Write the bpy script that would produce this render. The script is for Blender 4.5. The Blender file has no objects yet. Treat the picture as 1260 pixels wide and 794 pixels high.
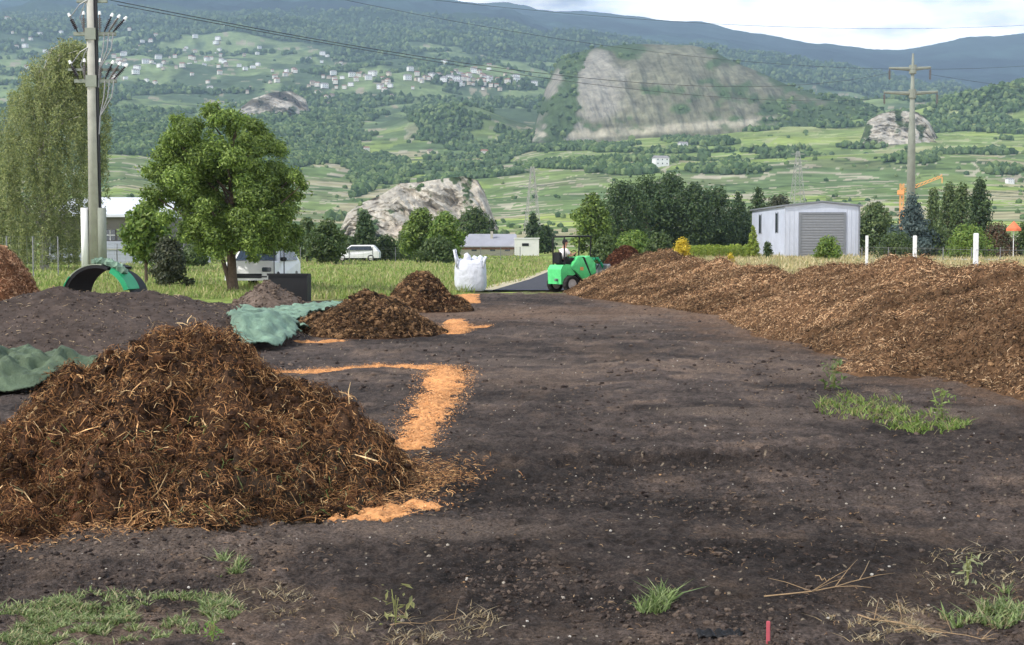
import bpy, bmesh, math, random
import numpy as np
from mathutils import Vector, Matrix
random.seed(7); RNG = np.random.default_rng(7)
S = bpy.context.scene; COL = S.collection
# ------------------------------------------------------------------ camera, sky, sun, exposure
F_PX = 1731.0; HOR = 300.0; EYE = 1.6
TH = math.atan((397-HOR)/F_PX)
cd = bpy.data.cameras.new('camera'); cam = bpy.data.objects.new('camera', cd); COL.objects.link(cam)
cam.location = (0, 0, EYE); cam.rotation_euler = (math.pi/2-TH, 0, 0)
cd.sensor_width = 36; cd.lens = 36*F_PX/1260; cd.clip_start = .1; cd.clip_end = 40000
S.camera = cam
SUN = Vector((-.86, -.42, 1.02)).normalized()
w = bpy.data.worlds.new('World'); S.world = w; w.use_nodes = True
nt = w.node_tree; nt.nodes.clear(); N = nt.nodes.new; LK = nt.links.new
sky = N('ShaderNodeTexSky'); sky.sky_type = 'NISHITA'; sky.sun_disc = False
sky.sun_elevation = math.asin(SUN.z); sky.sun_rotation = math.atan2(SUN.x, SUN.y)
bg = N('ShaderNodeBackground'); wo = N('ShaderNodeOutputWorld'); bg.inputs[1].default_value = .10
tc = N('ShaderNodeTexCoord'); mp = N('ShaderNodeMapping'); mp.inputs['Scale'].default_value = (5, 5, 16)
nz = N('ShaderNodeTexNoise'); nz.inputs['Scale'].default_value = 1.1; nz.inputs['Detail'].default_value = 8; nz.inputs['Roughness'].default_value = .55
cr = N('ShaderNodeValToRGB'); cr.color_ramp.elements[0].position = .45; cr.color_ramp.elements[1].position = .6
nz2 = N('ShaderNodeTexNoise'); nz2.inputs['Scale'].default_value = 2.3; nz2.inputs['Detail'].default_value = 7
cc = N('ShaderNodeValToRGB'); cc.color_ramp.elements[0].color = (13, 15, 18.5, 1); cc.color_ramp.elements[1].color = (28, 27.5, 27, 1)
cc.color_ramp.elements[0].position = .34; cc.color_ramp.elements[1].position = .5
mx = N('ShaderNodeMix'); mx.data_type = 'RGBA'
LK(tc.outputs['Generated'], mp.inputs['Vector']); LK(mp.outputs[0], nz.inputs['Vector']); LK(mp.outputs[0], nz2.inputs['Vector'])
sx = N('ShaderNodeSeparateXYZ'); LK(tc.outputs['Generated'], sx.inputs[0])
mr = N('ShaderNodeMapRange'); mr.inputs[1].default_value = .1; mr.inputs[2].default_value = .45; mr.inputs[3].default_value = .22; mr.inputs[4].default_value = -.06; LK(sx.outputs['Z'], mr.inputs[0])
ad = N('ShaderNodeMath'); ad.operation = 'ADD'; LK(nz.outputs['Fac'], ad.inputs[0]); LK(mr.outputs[0], ad.inputs[1]); LK(ad.outputs[0], cr.inputs[0]); LK(nz2.outputs['Fac'], cc.inputs[0])
LK(cr.outputs[0], mx.inputs[0]); LK(sky.outputs[0], mx.inputs[6]); LK(cc.outputs[0], mx.inputs[7])
LK(mx.outputs[2], bg.inputs[0]); LK(bg.outputs[0], wo.inputs[0])
sl = bpy.data.lights.new('sun', 'SUN'); so = bpy.data.objects.new('sun', sl); COL.objects.link(so)
sl.energy = 4.2; sl.angle = math.radians(.6); sl.color = (1, .95, .87)
so.rotation_euler = (-SUN).to_track_quat('-Z', 'Y').to_euler()
vs = S.view_settings; vs.view_transform = 'Standard'; vs.look = 'None'; vs.exposure = 0.1; vs.gamma = 1
# ------------------------------------------------------------------ maths helpers
def T(py):                                   # tangent of elevation of an image row
    dy = -(py-397)/F_PX
    return (dy*math.cos(TH)-math.sin(TH))/(math.cos(TH)+dy*math.sin(TH))
def gp(px, py):                              # ground point under a pixel
    Y = -EYE/T(py); d = Y*math.cos(TH)+EYE*math.sin(TH)
    return ((px-630)/F_PX*d, Y)
def X(px, Y): return (px-630)/F_PX*Y
def Z(py, Y): return EYE+T(py)*Y
def proj(x, y, z):
    d = y*math.cos(TH)-(z-EYE)*math.sin(TH); u = y*math.sin(TH)+(z-EYE)*math.cos(TH)
    return 630+F_PX*x/d, 397-F_PX*u/d
def lin(c, k=1.0):
    c = np.asarray(c, float)/255.0
    return np.where(c <= .04045, c/12.92, ((c+.055)/1.055)**2.4)*k
def hsh(ix, iy, s=0):
    a = (ix.astype(np.int64)*374761393+iy.astype(np.int64)*668265263+s*1442695041) & 0xffffffff
    a = ((a ^ (a >> 13))*1274126177) & 0xffffffff; a = a ^ (a >> 16)
    a = (a*2246822519) & 0xffffffff; a = a ^ (a >> 15)
    return a.astype(float)/4294967295.0
def vn(x, y, s=0):
    x = np.asarray(x, float); y = np.asarray(y, float)
    ix = np.floor(x); iy = np.floor(y); fx = x-ix; fy = y-iy
    fx = fx*fx*(3-2*fx); fy = fy*fy*(3-2*fy)
    a = hsh(ix, iy, s); b = hsh(ix+1, iy, s); c = hsh(ix, iy+1, s); d = hsh(ix+1, iy+1, s)
    return (a*(1-fx)+b*fx)*(1-fy)+(c*(1-fx)+d*fx)*fy-.5
def fbm(x, y, o=4, s=0, g=.5):
    t = 0; a = 1.0
    for i in range(o): t = t+a*vn(x*2**i+17.3*i, y*2**i-9.1*i, s+i); a *= g
    return t
def sstep(a, b, x): t = np.clip((x-a)/(b-a), 0, 1); return t*t*(3-2*t)
def voro(x, y, s=0):                         # F1, F2, cell id
    ix = np.floor(x); iy = np.floor(y); f1 = np.full(x.shape, 9.); f2 = f1.copy(); cid = np.zeros(x.shape)
    for dx in (-1, 0, 1):
        for dy in (-1, 0, 1):
            cx = ix+dx; cy = iy+dy
            px = cx+.1+.8*hsh(cx, cy, s); py = cy+.1+.8*hsh(cx, cy, s+5)
            d = np.hypot(px-x, py-y); n = d < f1
            f2 = np.where(n, f1, np.minimum(f2, d)); cid = np.where(n, hsh(cx, cy, s+9), cid); f1 = np.where(n, d, f1)
    return f1, f2, cid
def seg_d(x, y, pts):                        # distance to a polyline and fraction along it
    best = np.full(np.shape(x), 1e9); fr = np.zeros(np.shape(x)); n = len(pts)-1
    for i in range(n):
        ax, ay = pts[i][:2]; bx, by = pts[i+1][:2]; L2 = (bx-ax)**2+(by-ay)**2
        t = np.clip(((x-ax)*(bx-ax)+(y-ay)*(by-ay))/L2, 0, 1); d = np.hypot(x-ax-t*(bx-ax), y-ay-t*(by-ay))
        m = d < best; best = np.where(m, d, best); fr = np.where(m, (i+t)/n, fr)
    return best, fr
# ------------------------------------------------------------------ object helpers
def tag(o, label=None, cat=None, group=None, kind=None):
    if label: o['label'] = label
    if cat: o['category'] = cat
    if group: o['group'] = group
    if kind: o['kind'] = kind
    return o
def empty(name, loc, rz=0, label=None, cat=None, group=None):
    o = bpy.data.objects.new(name, None); COL.objects.link(o); o.location = loc; o.rotation_euler = (0, 0, rz)
    o.empty_display_size = .2
    return tag(o, label, cat, group)
def link(name, me, mat, parent=None, loc=None):
    o = bpy.data.objects.new(name, me); COL.objects.link(o)
    if mat is not None:
        for m in (mat if isinstance(mat, (list, tuple)) else [mat]): me.materials.append(m)
    if parent: o.parent = parent
    if loc is not None: o.location = loc
    return o
def npmesh(name, V, Fs, C=None, mat=None, parent=None, loc=(0, 0, 0), smooth=False, midx=None):
    V = np.asarray(V, float)-np.asarray(loc, float)
    Fs = [np.asarray(f, np.int32) for f in (Fs if isinstance(Fs, list) else [Fs]) if len(f)]
    me = bpy.data.meshes.new(name); me.vertices.add(len(V)); me.vertices.foreach_set('co', V.astype(np.float32).ravel())
    cnt = np.concatenate([np.full(len(f), f.shape[1], np.int32) for f in Fs]); lv = np.concatenate([f.ravel() for f in Fs])
    me.loops.add(len(lv)); me.loops.foreach_set('vertex_index', lv)
    me.polygons.add(len(cnt)); st = np.concatenate([[0], np.cumsum(cnt)[:-1]]).astype(np.int32)
    me.polygons.foreach_set('loop_start', st); me.polygons.foreach_set('loop_total', cnt)
    me.polygons.foreach_set('use_smooth', np.full(len(cnt), smooth))
    if midx is not None: me.polygons.foreach_set('material_index', np.asarray(midx, np.int32))
    if C is not None:
        ca = me.color_attributes.new('Col', 'FLOAT_COLOR', 'POINT'); C = np.asarray(C, float)
        if C.ndim == 1: C = np.tile(C, (len(V), 1))
        ca.data.foreach_set('color', np.hstack([C[:, :3], np.ones((len(V), 1))]).astype(np.float32).ravel())
    me.update(calc_edges=True)
    return link(name, me, mat, parent, loc if parent is None else None)
class MB:                                    # collects shapes for ONE mesh
    def __init__(s): s.V = []; s.F = []; s.C = []; s.c = (.5, .5, .5)
    def add(s, vs, fs):
        n = len(s.V); s.V += [tuple(v) for v in vs]; s.F += [tuple(i+n for i in f) for f in fs]; s.C += [tuple(s.c)]*len(vs)
        return s
    def box(s, a, b, M=None, bev=0):
        (x0, y0, z0), (x1, y1, z1) = a, b
        if bev:
            bm = bmesh.new(); bmesh.ops.create_cube(bm, size=1)
            for v in bm.verts: v.co = Vector(((x0+x1)/2+v.co.x*(x1-x0), (y0+y1)/2+v.co.y*(y1-y0), (z0+z1)/2+v.co.z*(z1-z0)))
            bmesh.ops.bevel(bm, geom=bm.edges[:], offset=bev, segments=2, affect='EDGES')
            vs = [v.co.copy() for v in bm.verts]; fs = [[v.index for v in f.verts] for f in bm.faces]; bm.free()
        else:
            vs = [Vector(p) for p in ((x0, y0, z0), (x1, y0, z0), (x1, y1, z0), (x0, y1, z0), (x0, y0, z1), (x1, y0, z1), (x1, y1, z1), (x0, y1, z1))]
            fs = [(0, 3, 2, 1), (4, 5, 6, 7), (0, 1, 5, 4), (1, 2, 6, 5), (2, 3, 7, 6), (3, 0, 4, 7)]
        if M: vs = [M @ v for v in vs]
        return s.add(vs, fs)
    def prism(s, prof, y0, y1, ax='y', inset=0):   # profile in (x,z) extruded along y
        n = len(prof); P = (lambda p, t: (p[0], t, p[1])) if ax == 'y' else (lambda p, t: (t, p[0], p[1])) if ax == 'x' else (lambda p, t: (p[0], p[1], t))
        vs = [P(p, y0) for p in prof]+[P(p, y1) for p in prof]
        fs = [tuple(range(n-1, -1, -1)), tuple(range(n, 2*n))]+[(i, (i+1) % n, (i+1) % n+n, i+n) for i in range(n)]
        return s.add(vs, fs)
    def tube(s, pts, r, seg=8, cap=True):
        pts = [Vector(p) for p in pts]; r = r if isinstance(r, (list, tuple)) else [r]*len(pts); vs = []; fs = []
        for i, p in enumerate(pts):
            d = (pts[min(i+1, len(pts)-1)]-pts[max(i-1, 0)]).normalized()
            a = d.orthogonal().normalized() if i == 0 else (a-d*a.dot(d)).normalized()
            b = d.cross(a)
            for k in range(seg): t = 2*math.pi*k/seg; vs.append(p+(a*math.cos(t)+b*math.sin(t))*r[i])
        for i in range(len(pts)-1):
            for k in range(seg): fs.append((i*seg+k, i*seg+(k+1) % seg, (i+1)*seg+(k+1) % seg, (i+1)*seg+k))
        if cap: fs.append(tuple(range(seg-1, -1, -1))); fs.append(tuple((len(pts)-1)*seg+k for k in range(seg)))
        return s.add(vs, fs)
    def build(s, name, mat, parent=None, loc=None, smooth=False):
        me = bpy.data.meshes.new(name); me.from_pydata([tuple(v) for v in s.V], [], s.F)
        ca = me.color_attributes.new('Col', 'FLOAT_COLOR', 'POINT'); ca.data.foreach_set('color', np.hstack([np.array(s.C), np.ones((len(s.C), 1))]).astype(np.float32).ravel())
        if smooth: me.polygons.foreach_set('use_smooth', [True]*len(me.polygons))
        me.update(); return link(name, me, mat, parent, loc)
def copy_tree(o, parent=None):
    c = o.copy(); COL.objects.link(c); c.parent = parent
    for ch in o.children: copy_tree(ch, c)
    return c
# ------------------------------------------------------------------ materials
def mat(name, col=None, rough=.8, noise=.25, scale=4., bump=0, bscale=None, metal=0, attr=False, trans=0, spec=.3, bdist=.02, voro_b=False):
    m = bpy.data.materials.new(name); m.use_nodes = True; t = m.node_tree; b = t.nodes['Principled BSDF']; n = t.nodes.new; l = t.links.new
    b.inputs['Roughness'].default_value = rough; b.inputs['Metallic'].default_value = metal; b.inputs['Specular IOR Level'].default_value = spec
    tc = n('ShaderNodeTexCoord')
    if attr: a = n('ShaderNodeAttribute'); a.attribute_name = 'Col'; src = a.outputs['Color']
    else: a = n('ShaderNodeRGB'); a.outputs[0].default_value = (*col, 1); src = a.outputs[0]
    out = src
    if noise:
        q = n('ShaderNodeTexNoise'); q.inputs['Scale'].default_value = scale; q.inputs['Detail'].default_value = 6; q.inputs['Roughness'].default_value = .65
        l(tc.outputs['Object'], q.inputs['Vector']); r = n('ShaderNodeMapRange'); r.inputs[1].default_value = .25; r.inputs[2].default_value = .75
        r.inputs[3].default_value = 1-noise; r.inputs[4].default_value = 1+noise; l(q.outputs['Fac'], r.inputs[0])
        v = n('ShaderNodeVectorMath'); v.operation = 'SCALE'; l(src, v.inputs[0]); l(r.outputs[0], v.inputs['Scale']); out = v.outputs[0]
    l(out, b.inputs['Base Color'])
    if bump:
        q2 = n('ShaderNodeTexNoise'); q2.inputs['Scale'].default_value = bscale or scale*3; q2.inputs['Detail'].default_value = 8; q2.inputs['Roughness'].default_value = .7
        l(tc.outputs['Object'], q2.inputs['Vector'])
        bp = n('ShaderNodeBump'); bp.inputs['Strength'].default_value = bump; bp.inputs['Distance'].default_value = bdist; l(q2.outputs['Fac'], bp.inputs['Height']); l(bp.outputs[0], b.inputs['Normal'])
    if trans:
        tr = n('ShaderNodeBsdfTranslucent'); l(out, tr.inputs['Color']); ms = n('ShaderNodeMixShader'); ms.inputs[0].default_value = trans
        l(b.outputs[0], ms.inputs[1]); l(tr.outputs[0], ms.inputs[2]); l(ms.outputs[0], t.nodes['Material Output'].inputs['Surface'])
    return m
M_ground = mat('ground', attr=True, rough=.95, noise=.85, scale=55, bump=1.0, bscale=60, bdist=.035, spec=.15)
M_hill = mat('hillside', attr=True, rough=1, noise=.35, scale=.05, bump=.0, spec=.0)
M_rock = mat('rock', attr=True, rough=1, noise=.4, scale=.09, bump=.5, bscale=.12, bdist=3, spec=.05)
M_heap = mat('compost', attr=True, rough=.95, noise=.5, scale=22, bump=1, bscale=40, bdist=.03, spec=.1)
M_fine = mat('fine_soil', attr=True, rough=.95, noise=.35, scale=9, bump=.8, bscale=30, bdist=.03, spec=.1)
M_fib = mat('fibre', attr=True, rough=.8, noise=.15, scale=30, spec=.15)
M_leaf = mat('leaf', attr=True, rough=.5, noise=.0, trans=.38, spec=.4)
M_far = mat('far_leaf', attr=True, rough=1, noise=.25, scale=.3, spec=0)
M_bark = mat('bark', lin((92, 78, 66)), rough=.95, noise=.4, scale=8, bump=.8, bscale=20)
M_birchbark = mat('birch_bark', lin((170, 165, 155)), rough=.9, noise=.5, scale=3)
M_tarp = mat('tarp', lin((112, 138, 118)), rough=.6, noise=.5, scale=2.0, bump=.8, bscale=9, bdist=.05, spec=.4)
M_tarpd = mat('tarp_dark', lin((78, 92, 70)), rough=.65, noise=.5, scale=2.0, bump=.8, bscale=9, bdist=.05)
M_bag = mat('woven_white', lin((216, 218, 228)), rough=.7, noise=.12, scale=5, bump=.9, bscale=3.5, bdist=.12)
M_green = mat('green_paint', lin((88, 204, 122)), rough=.45, noise=.3, scale=4, bump=.15, spec=.5)
M_dgreen = mat('green_plastic', lin((40, 150, 100)), rough=.4, noise=.15, scale=5)
M_black = mat('black', lin((28, 28, 30)), rough=.6, noise=.3, scale=5)
M_rubber = mat('rubber', lin((38, 36, 35)), rough=.85, noise=.3, scale=9)
M_rim = mat('rim', lin((190, 185, 180)), rough=.5, noise=.15)
M_grey = mat('grey_metal', lin((130, 130, 132)), rough=.45, noise=.15, metal=.4)
M_white = mat('white_paint', lin((225, 225, 225)), rough=.5, noise=.08, scale=2)
M_whitewall = mat('white_wall', lin((215, 214, 210)), rough=.8, noise=.08, scale=.6)
M_shed = mat('shed_cladding', lin((188, 194, 208)), rough=.55, noise=.12, scale=.5)
M_shedside = mat('shed_trim', lin((120, 124, 130)), rough=.6, noise=.1)
M_door = mat('roller_door', lin((128, 131, 136)), rough=.5, noise=.08)
M_roof = mat('grey_roof', lin((150, 150, 158)), rough=.7, noise=.12, scale=.8)
M_wroof = mat('pale_roof', lin((205, 208, 215)), rough=.6, noise=.08, scale=.8)
M_wall = mat('beige_wall', lin((170, 165, 152)), rough=.9, noise=.1, scale=.8)
M_dwall = mat('grey_brown_wall', lin((112, 108, 104)), rough=.9, noise=.12, scale=.8)
M_lwall = mat('blue_grey_wall', lin((160, 165, 178)), rough=.8, noise=.12, scale=.6)
M_glass = mat('dark_glass', lin((38, 48, 58)), rough=.15, noise=.1, spec=.8)
M_conc = mat('concrete', lin((160, 158, 150)), rough=.9, noise=.2, scale=1.5)
M_dconc = mat('weathered_concrete', lin((128, 132, 122)), rough=.9, noise=.2, scale=.8)
M_ins = mat('insulator', lin((80, 72, 70)), rough=.35, noise=.1, spec=.6)
M_wire = mat('wire', lin((60, 64, 72)), rough=.6, noise=0)
M_orange = mat('orange_paint', lin((222, 160, 100)), rough=.5, noise=.1)
M_skin = mat('skin', lin((190, 140, 115)), rough=.6, noise=.05)
M_shirt = mat('white_shirt', lin((215, 210, 210)), rough=.9, noise=.1)
M_dark = mat('dark_cloth', lin((48, 42, 46)), rough=.9, noise=.2)
M_asph = mat('asphalt', lin((62, 62, 68)), rough=.9, noise=.15, scale=3, bump=.4, bscale=60, bdist=.005)
M_red = mat('red_stake', lin((186, 88, 98)), rough=.6, noise=.15, scale=20)
M_saw = mat('sawdust', attr=True, rough=.95, noise=.3, scale=25, bump=.7, bscale=60, bdist=.01)
M_attr = mat('painted', attr=True, rough=.85, noise=.12, scale=1)
# ------------------------------------------------------------------ terrain
YK = np.log([450, 700, 1000, 1400, 1900, 2600, 3500, 5000, 6500, 9500])
PK = np.array([-1300, -300, 0, 150, 300, 450, 600, 700, 850, 1000, 1100, 1200, 1300, 1560, 2500.])
TB = np.array([
 [302, 270, 240, 200, 155, 115,  75,  30,  25, -90],
 [302, 270, 240, 200, 155, 115,  75,  30,  25, -90],
 [302, 272, 245, 204, 160, 118,  76,  28,  15, -62],
 [302, 262, 228, 196, 160, 120,  78,  30,  10, -50],
 [302, 282, 256, 218, 172, 126,  80,  32,  10, -36],
 [302, 292, 262, 228, 186, 134,  84,  36,  12, -14],
 [302, 286, 252, 214, 184, 140,  88,  42,  30,   6],
 [302, 280, 244, 200, 176, 146, 104,  56,  48,  14],
 [302, 275, 236, 192, 172, 158, 140,  68,  70,  30],
 [302, 272, 232, 186, 154, 132, 140,  88,  96,  54],
 [302, 270, 230, 182, 150, 128, 140, 106, 112,  64],
 [302, 270, 230, 180, 148, 128, 142, 124, 125,  46],
 [302, 270, 230, 180, 146, 126, 142, 134, 125,  40],
 [302, 270, 230, 180, 146, 126, 140, 140, 110,  10],
 [302, 270, 230, 180, 146, 126, 140, 140, 110,  10.]])
def cmr(t):                                  # smoothed linear weight
    return t*t*(3-2*t)*.5+t*.5
def base_py(px, Y):
    ly = np.log(Y); j = np.clip(np.searchsorted(YK, ly)-1, 0, len(YK)-2); ty = np.clip((ly-YK[j])/(YK[j+1]-YK[j]), 0, 1.05); ty = cmr(ty)
    i = np.clip(np.searchsorted(PK, px)-1, 0, len(PK)-2); tx = cmr(np.clip((px-PK[i])/(PK[i+1]-PK[i]), 0, 1))
    return (TB[i, j]*(1-tx)+TB[i+1, j]*tx)*(1-ty)+(TB[i, j+1]*(1-tx)+TB[i+1, j+1]*tx)*ty
def terrain(x, Y):
    x = np.asarray(x, float); Y = np.asarray(Y, float); px = 630+F_PX*x/Y
    py = base_py(px, np.maximum(Y, 450)); dy = -(py-397)/F_PX
    t = (dy*math.cos(TH)-math.sin(TH))/(math.cos(TH)+dy*math.sin(TH))
    z = EYE+t*np.maximum(Y, 450)
    amp = sstep(450, 1200, Y)
    z = z+amp*(fbm(x/260, Y/200, 5, 3)*Y*.010*(1-.7*sstep(7000, 8500, Y))+np.abs(fbm(x/900, Y/900, 4, 31))*Y*.012*sstep(2500, 5000, Y)*(1-.75*sstep(7000, 8500, Y)))
    hump = lambda cx, cy, rx, ry, H: H*np.exp(-(((x-cx)/rx)**2+((Y-cy)/ry)**2))
    z = z+hump(X(560, 2150), 2150, 95, 130, 42)+hump(X(250, 1700), 1700, 170, 150, 28)+hump(X(390, 1500), 1500, 90, 110, 18)
    z = z+hump(X(1290, 1800), 1850, 150, 130, 48)+hump(X(1000, 1500), 1550, 150, 80, 8)
    return np.where(Y < 452, 0.0, z)*sstep(440, 475, Y)
# capsules of forest in picture rows/columns are turned into world masks through the terrain itself
def cover(x, Y, z):
    px, py = proj(x, Y, z); C = np.zeros(x.shape+(3,))
    n1 = fbm(x/70, Y/110, 4, 11); n2 = fbm(x/28, Y/40, 3, 12); n3 = fbm(x/400, Y/500, 3, 13)
    f1, f2, cid = voro(x/75+.5*n1, Y/52+.4*n1, 21)
    pal = lin(np.array([(108, 126, 80), (122, 138, 86), (132, 148, 84), (98, 116, 76), (148, 160, 90), (116, 126, 88), (156, 150, 118), (104, 122, 82)]), .85)
    C[:] = pal[(cid*7.99).astype(int)]
    row = np.sin((x*np.cos(cid*9)*.35+Y*np.sin(cid*9)*.9)/5.*2*np.pi)          # vine rows
    C *= (1+.16*row*sstep(1700, 700, Y))[..., None]
    ln = fbm(x/55, Y/6.5+fbm(x/90, Y/90, 2, 15)*6, 3, 14)
    C *= (1+.55*np.clip(ln, -.5, .5))[..., None]
    C[(ln > .36)] = lin((176, 168, 146), .8); C[(ln < -.38)] = lin((78, 92, 62), .8)
    edge = (f2-f1 < .05+.05*n1) & (hsh(np.floor(cid*1000), np.floor(cid*77), 4) < .6)
    C[edge] = lin((176, 170, 146), .8)
    g = sstep(0.0, .35, n1+.7*n3+.15*sstep(2000, 2600, Y))[..., None]          # meadows and scrub higher up
    up = sstep(1850, 2200, Y)[..., None]
    mead = lin((124, 140, 96), .85)*(1+.5*n2[..., None]); scrub = lin((86, 102, 76), .85)*(1+.4*n2[..., None])
    C = C*(1-up)+up*(mead*(1-g)+scrub*g)
    pale = (n2 > .42) & (Y > 900) & (Y < 4300); C[pale] = lin((160, 152, 130), .8)
    far = sstep(4300, 5200, Y)[..., None]
    fc = lin((54, 72, 66), .8)*np.clip(1+.7*n1+.4*n2+1.3*fbm(x/420, Y/420, 5, 16), .3, 2.4)[..., None]
    C = C*(1-far)+far*fc
    br = sstep(1300, 1600, Y)*sstep(2300, 2000, Y)*sstep(640, 800, px)          # bright plateau vineyards
    C = C*(1-.6*br[..., None])+.6*br[..., None]*lin((142, 158, 92), .85)*(1+.35*n1[..., None]+.45*ln[..., None])
    fm = forest_mask(x, Y, px, py)
    C = C*1.22
    C = np.where((fm > .5)[..., None], lin((62, 82, 52), .8)*(1+.3*n2[..., None]), C)
    return C
FOREST = [  # px, py, rx, ry blobs seen in the photograph
 (555, 152, 60, 32), (180, 160, 70, 30), (250, 175, 60, 22), (350, 160, 70, 26), (390, 185, 60, 26), (430, 205, 60, 18), (300, 195, 60, 14), (120, 150, 60, 16), (60, 150, 80, 22), (470, 215, 40, 10),
 (250, 112, 150, 5), (420, 125, 90, 9), (620, 105, 50, 7), (700, 182, 95, 4), (800, 186, 90, 4), (625, 186, 25, 4), (700, 205, 60, 4), (1160, 152, 70, 15), (1220, 122, 90, 16), (1230, 160, 60, 6), (960, 186, 40, 3.5), (1060, 180, 30, 3.5), (1120, 198, 32, 4),
 (620, 128, 60, 6), (460, 160, 40, 14), (640, 168, 30, 8), (400, 145, 120, 8), (860, 175, 40, 5), (920, 160, 50, 3), (1030, 155, 30, 3), (1235, 212, 20, 4), (900, 210, 40, 4), (420, 230, 30, 12), (20, 190, 60, 14), (760, 212, 40, 5), (560, 205, 40, 4)]
MEADOW = [(290, 100, 110, 14), (200, 128, 60, 10), (480, 160, 34, 26), (160, 215, 70, 24), (400, 232, 34, 26), (640, 150, 40, 22), (60, 110, 60, 10), (420, 112, 40, 8), (20, 80, 60, 10), (330, 60, 80, 6), (520, 110, 60, 6)]
def forest_mask(x, Y, px, py):
    n = fbm(x/60, Y/90, 3, 41); m = np.zeros(np.shape(x))
    for cx, cy, rx, ry in FOREST: m = np.maximum(m, 1.5-np.hypot((px-cx)/rx, (py-cy)/ry))
    for cx, cy, rx, ry in MEADOW: cut = np.maximum(cut, 1.35-np.hypot((px-cx)/rx, (py-cy)/ry)) if cx != MEADOW[0][0] else 1.35-np.hypot((px-cx)/rx, (py-cy)/ry)
    m = np.where((Y > 750) & (Y < 4200), m+n*.9, 0)
    hi = (Y > 4200) & (Y < 6200)
    u = fbm(x/230, Y/330, 3, 43)+fbm(x/70, Y/70, 2, 44)*.7                      # scattered woods of the upper slopes
    m = np.maximum(m, np.where((Y > 2000) & (Y <= 4400) & (py < 175), .10+u*1.35, 0))
    m = np.maximum(m, np.where((Y > 900) & (Y <= 2000), -.02+u*1.1, 0))
    m = np.where(cut+n*.8 > .5, 0, m)
    return np.where(hi, 1.0, m)
pcols = np.concatenate([np.linspace(-1300, -70, 70)[:-1], np.linspace(-70, 1330, 1050), np.linspace(1330, 2500, 66)[1:]])
near_py = np.linspace(308, 900, 640); Yn = np.array([-EYE/T(p) for p in near_py])[::-1]
Yn = np.concatenate([[.6, 1.2, 2., 3., 3.8], Yn, [449.]])
Yf = np.concatenate([np.geomspace(449, 9600, 520), [9900, 10300.]])
def sheet(name, Ys, colf, zf, m, lab=None):
    PX, YY = np.meshgrid(pcols, Ys); XX = (PX-630)/F_PX*YY; ZZ = zf(XX, YY)
    V = np.stack([XX, YY, ZZ], -1).reshape(-1, 3); C = colf(XX, YY, ZZ).reshape(-1, 3)
    nc = len(pcols); i = np.arange(len(Ys)-1)[:, None]*nc+np.arange(nc-1)[None, :]
    Fq = np.stack([i, i+1, i+nc+1, i+nc], -1).reshape(-1, 4)
    o = npmesh(name, V, Fq, C, m, smooth=True); o['kind'] = 'structure'; return o
def zfar(x, Y):
    z = terrain(x, Y); return np.where(Y > 9700, -2., z)
def soil_edge(x): return 43+1.2*np.sin(x*.4)+3.6*sstep(-2.5, -1, x)-np.clip(-x-4, 0, 8)*1.6-np.clip(x-9, 0, 30)*3.5
def znear(x, Y):
    s = sstep(3, -3, Y-soil_edge(x)-1.5)
    a = fbm(x*1.1, Y*.8, 3, 51)*.05+fbm(x*5, Y*4, 3, 52)*.028*sstep(40, 18, Y)+fbm(x*19, Y*15, 3, 53)*.022*sstep(22, 9, Y)
    rut = np.exp(-((Y-10.2-.25*np.sin(x*1.3)-.1*x)/.35)**2)*sstep(-.9, 0, x)*sstep(3.2, 1.8, x)
    a = a+rut*(fbm(x*9, Y*6, 3, 58)*.10)
    b = fbm(x*.25, Y*.25, 3, 54)*.10*sstep(300, 90, Y)*sstep(2.5, 5, np.abs(x-np.interp(Y, [46, 60, 80, 105], [1.2, 2.3, 3.2, 4.3])))
    return (a*s+b*(1-s)*sstep(40, 60, Y))*sstep(440, 300, Y)
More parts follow.
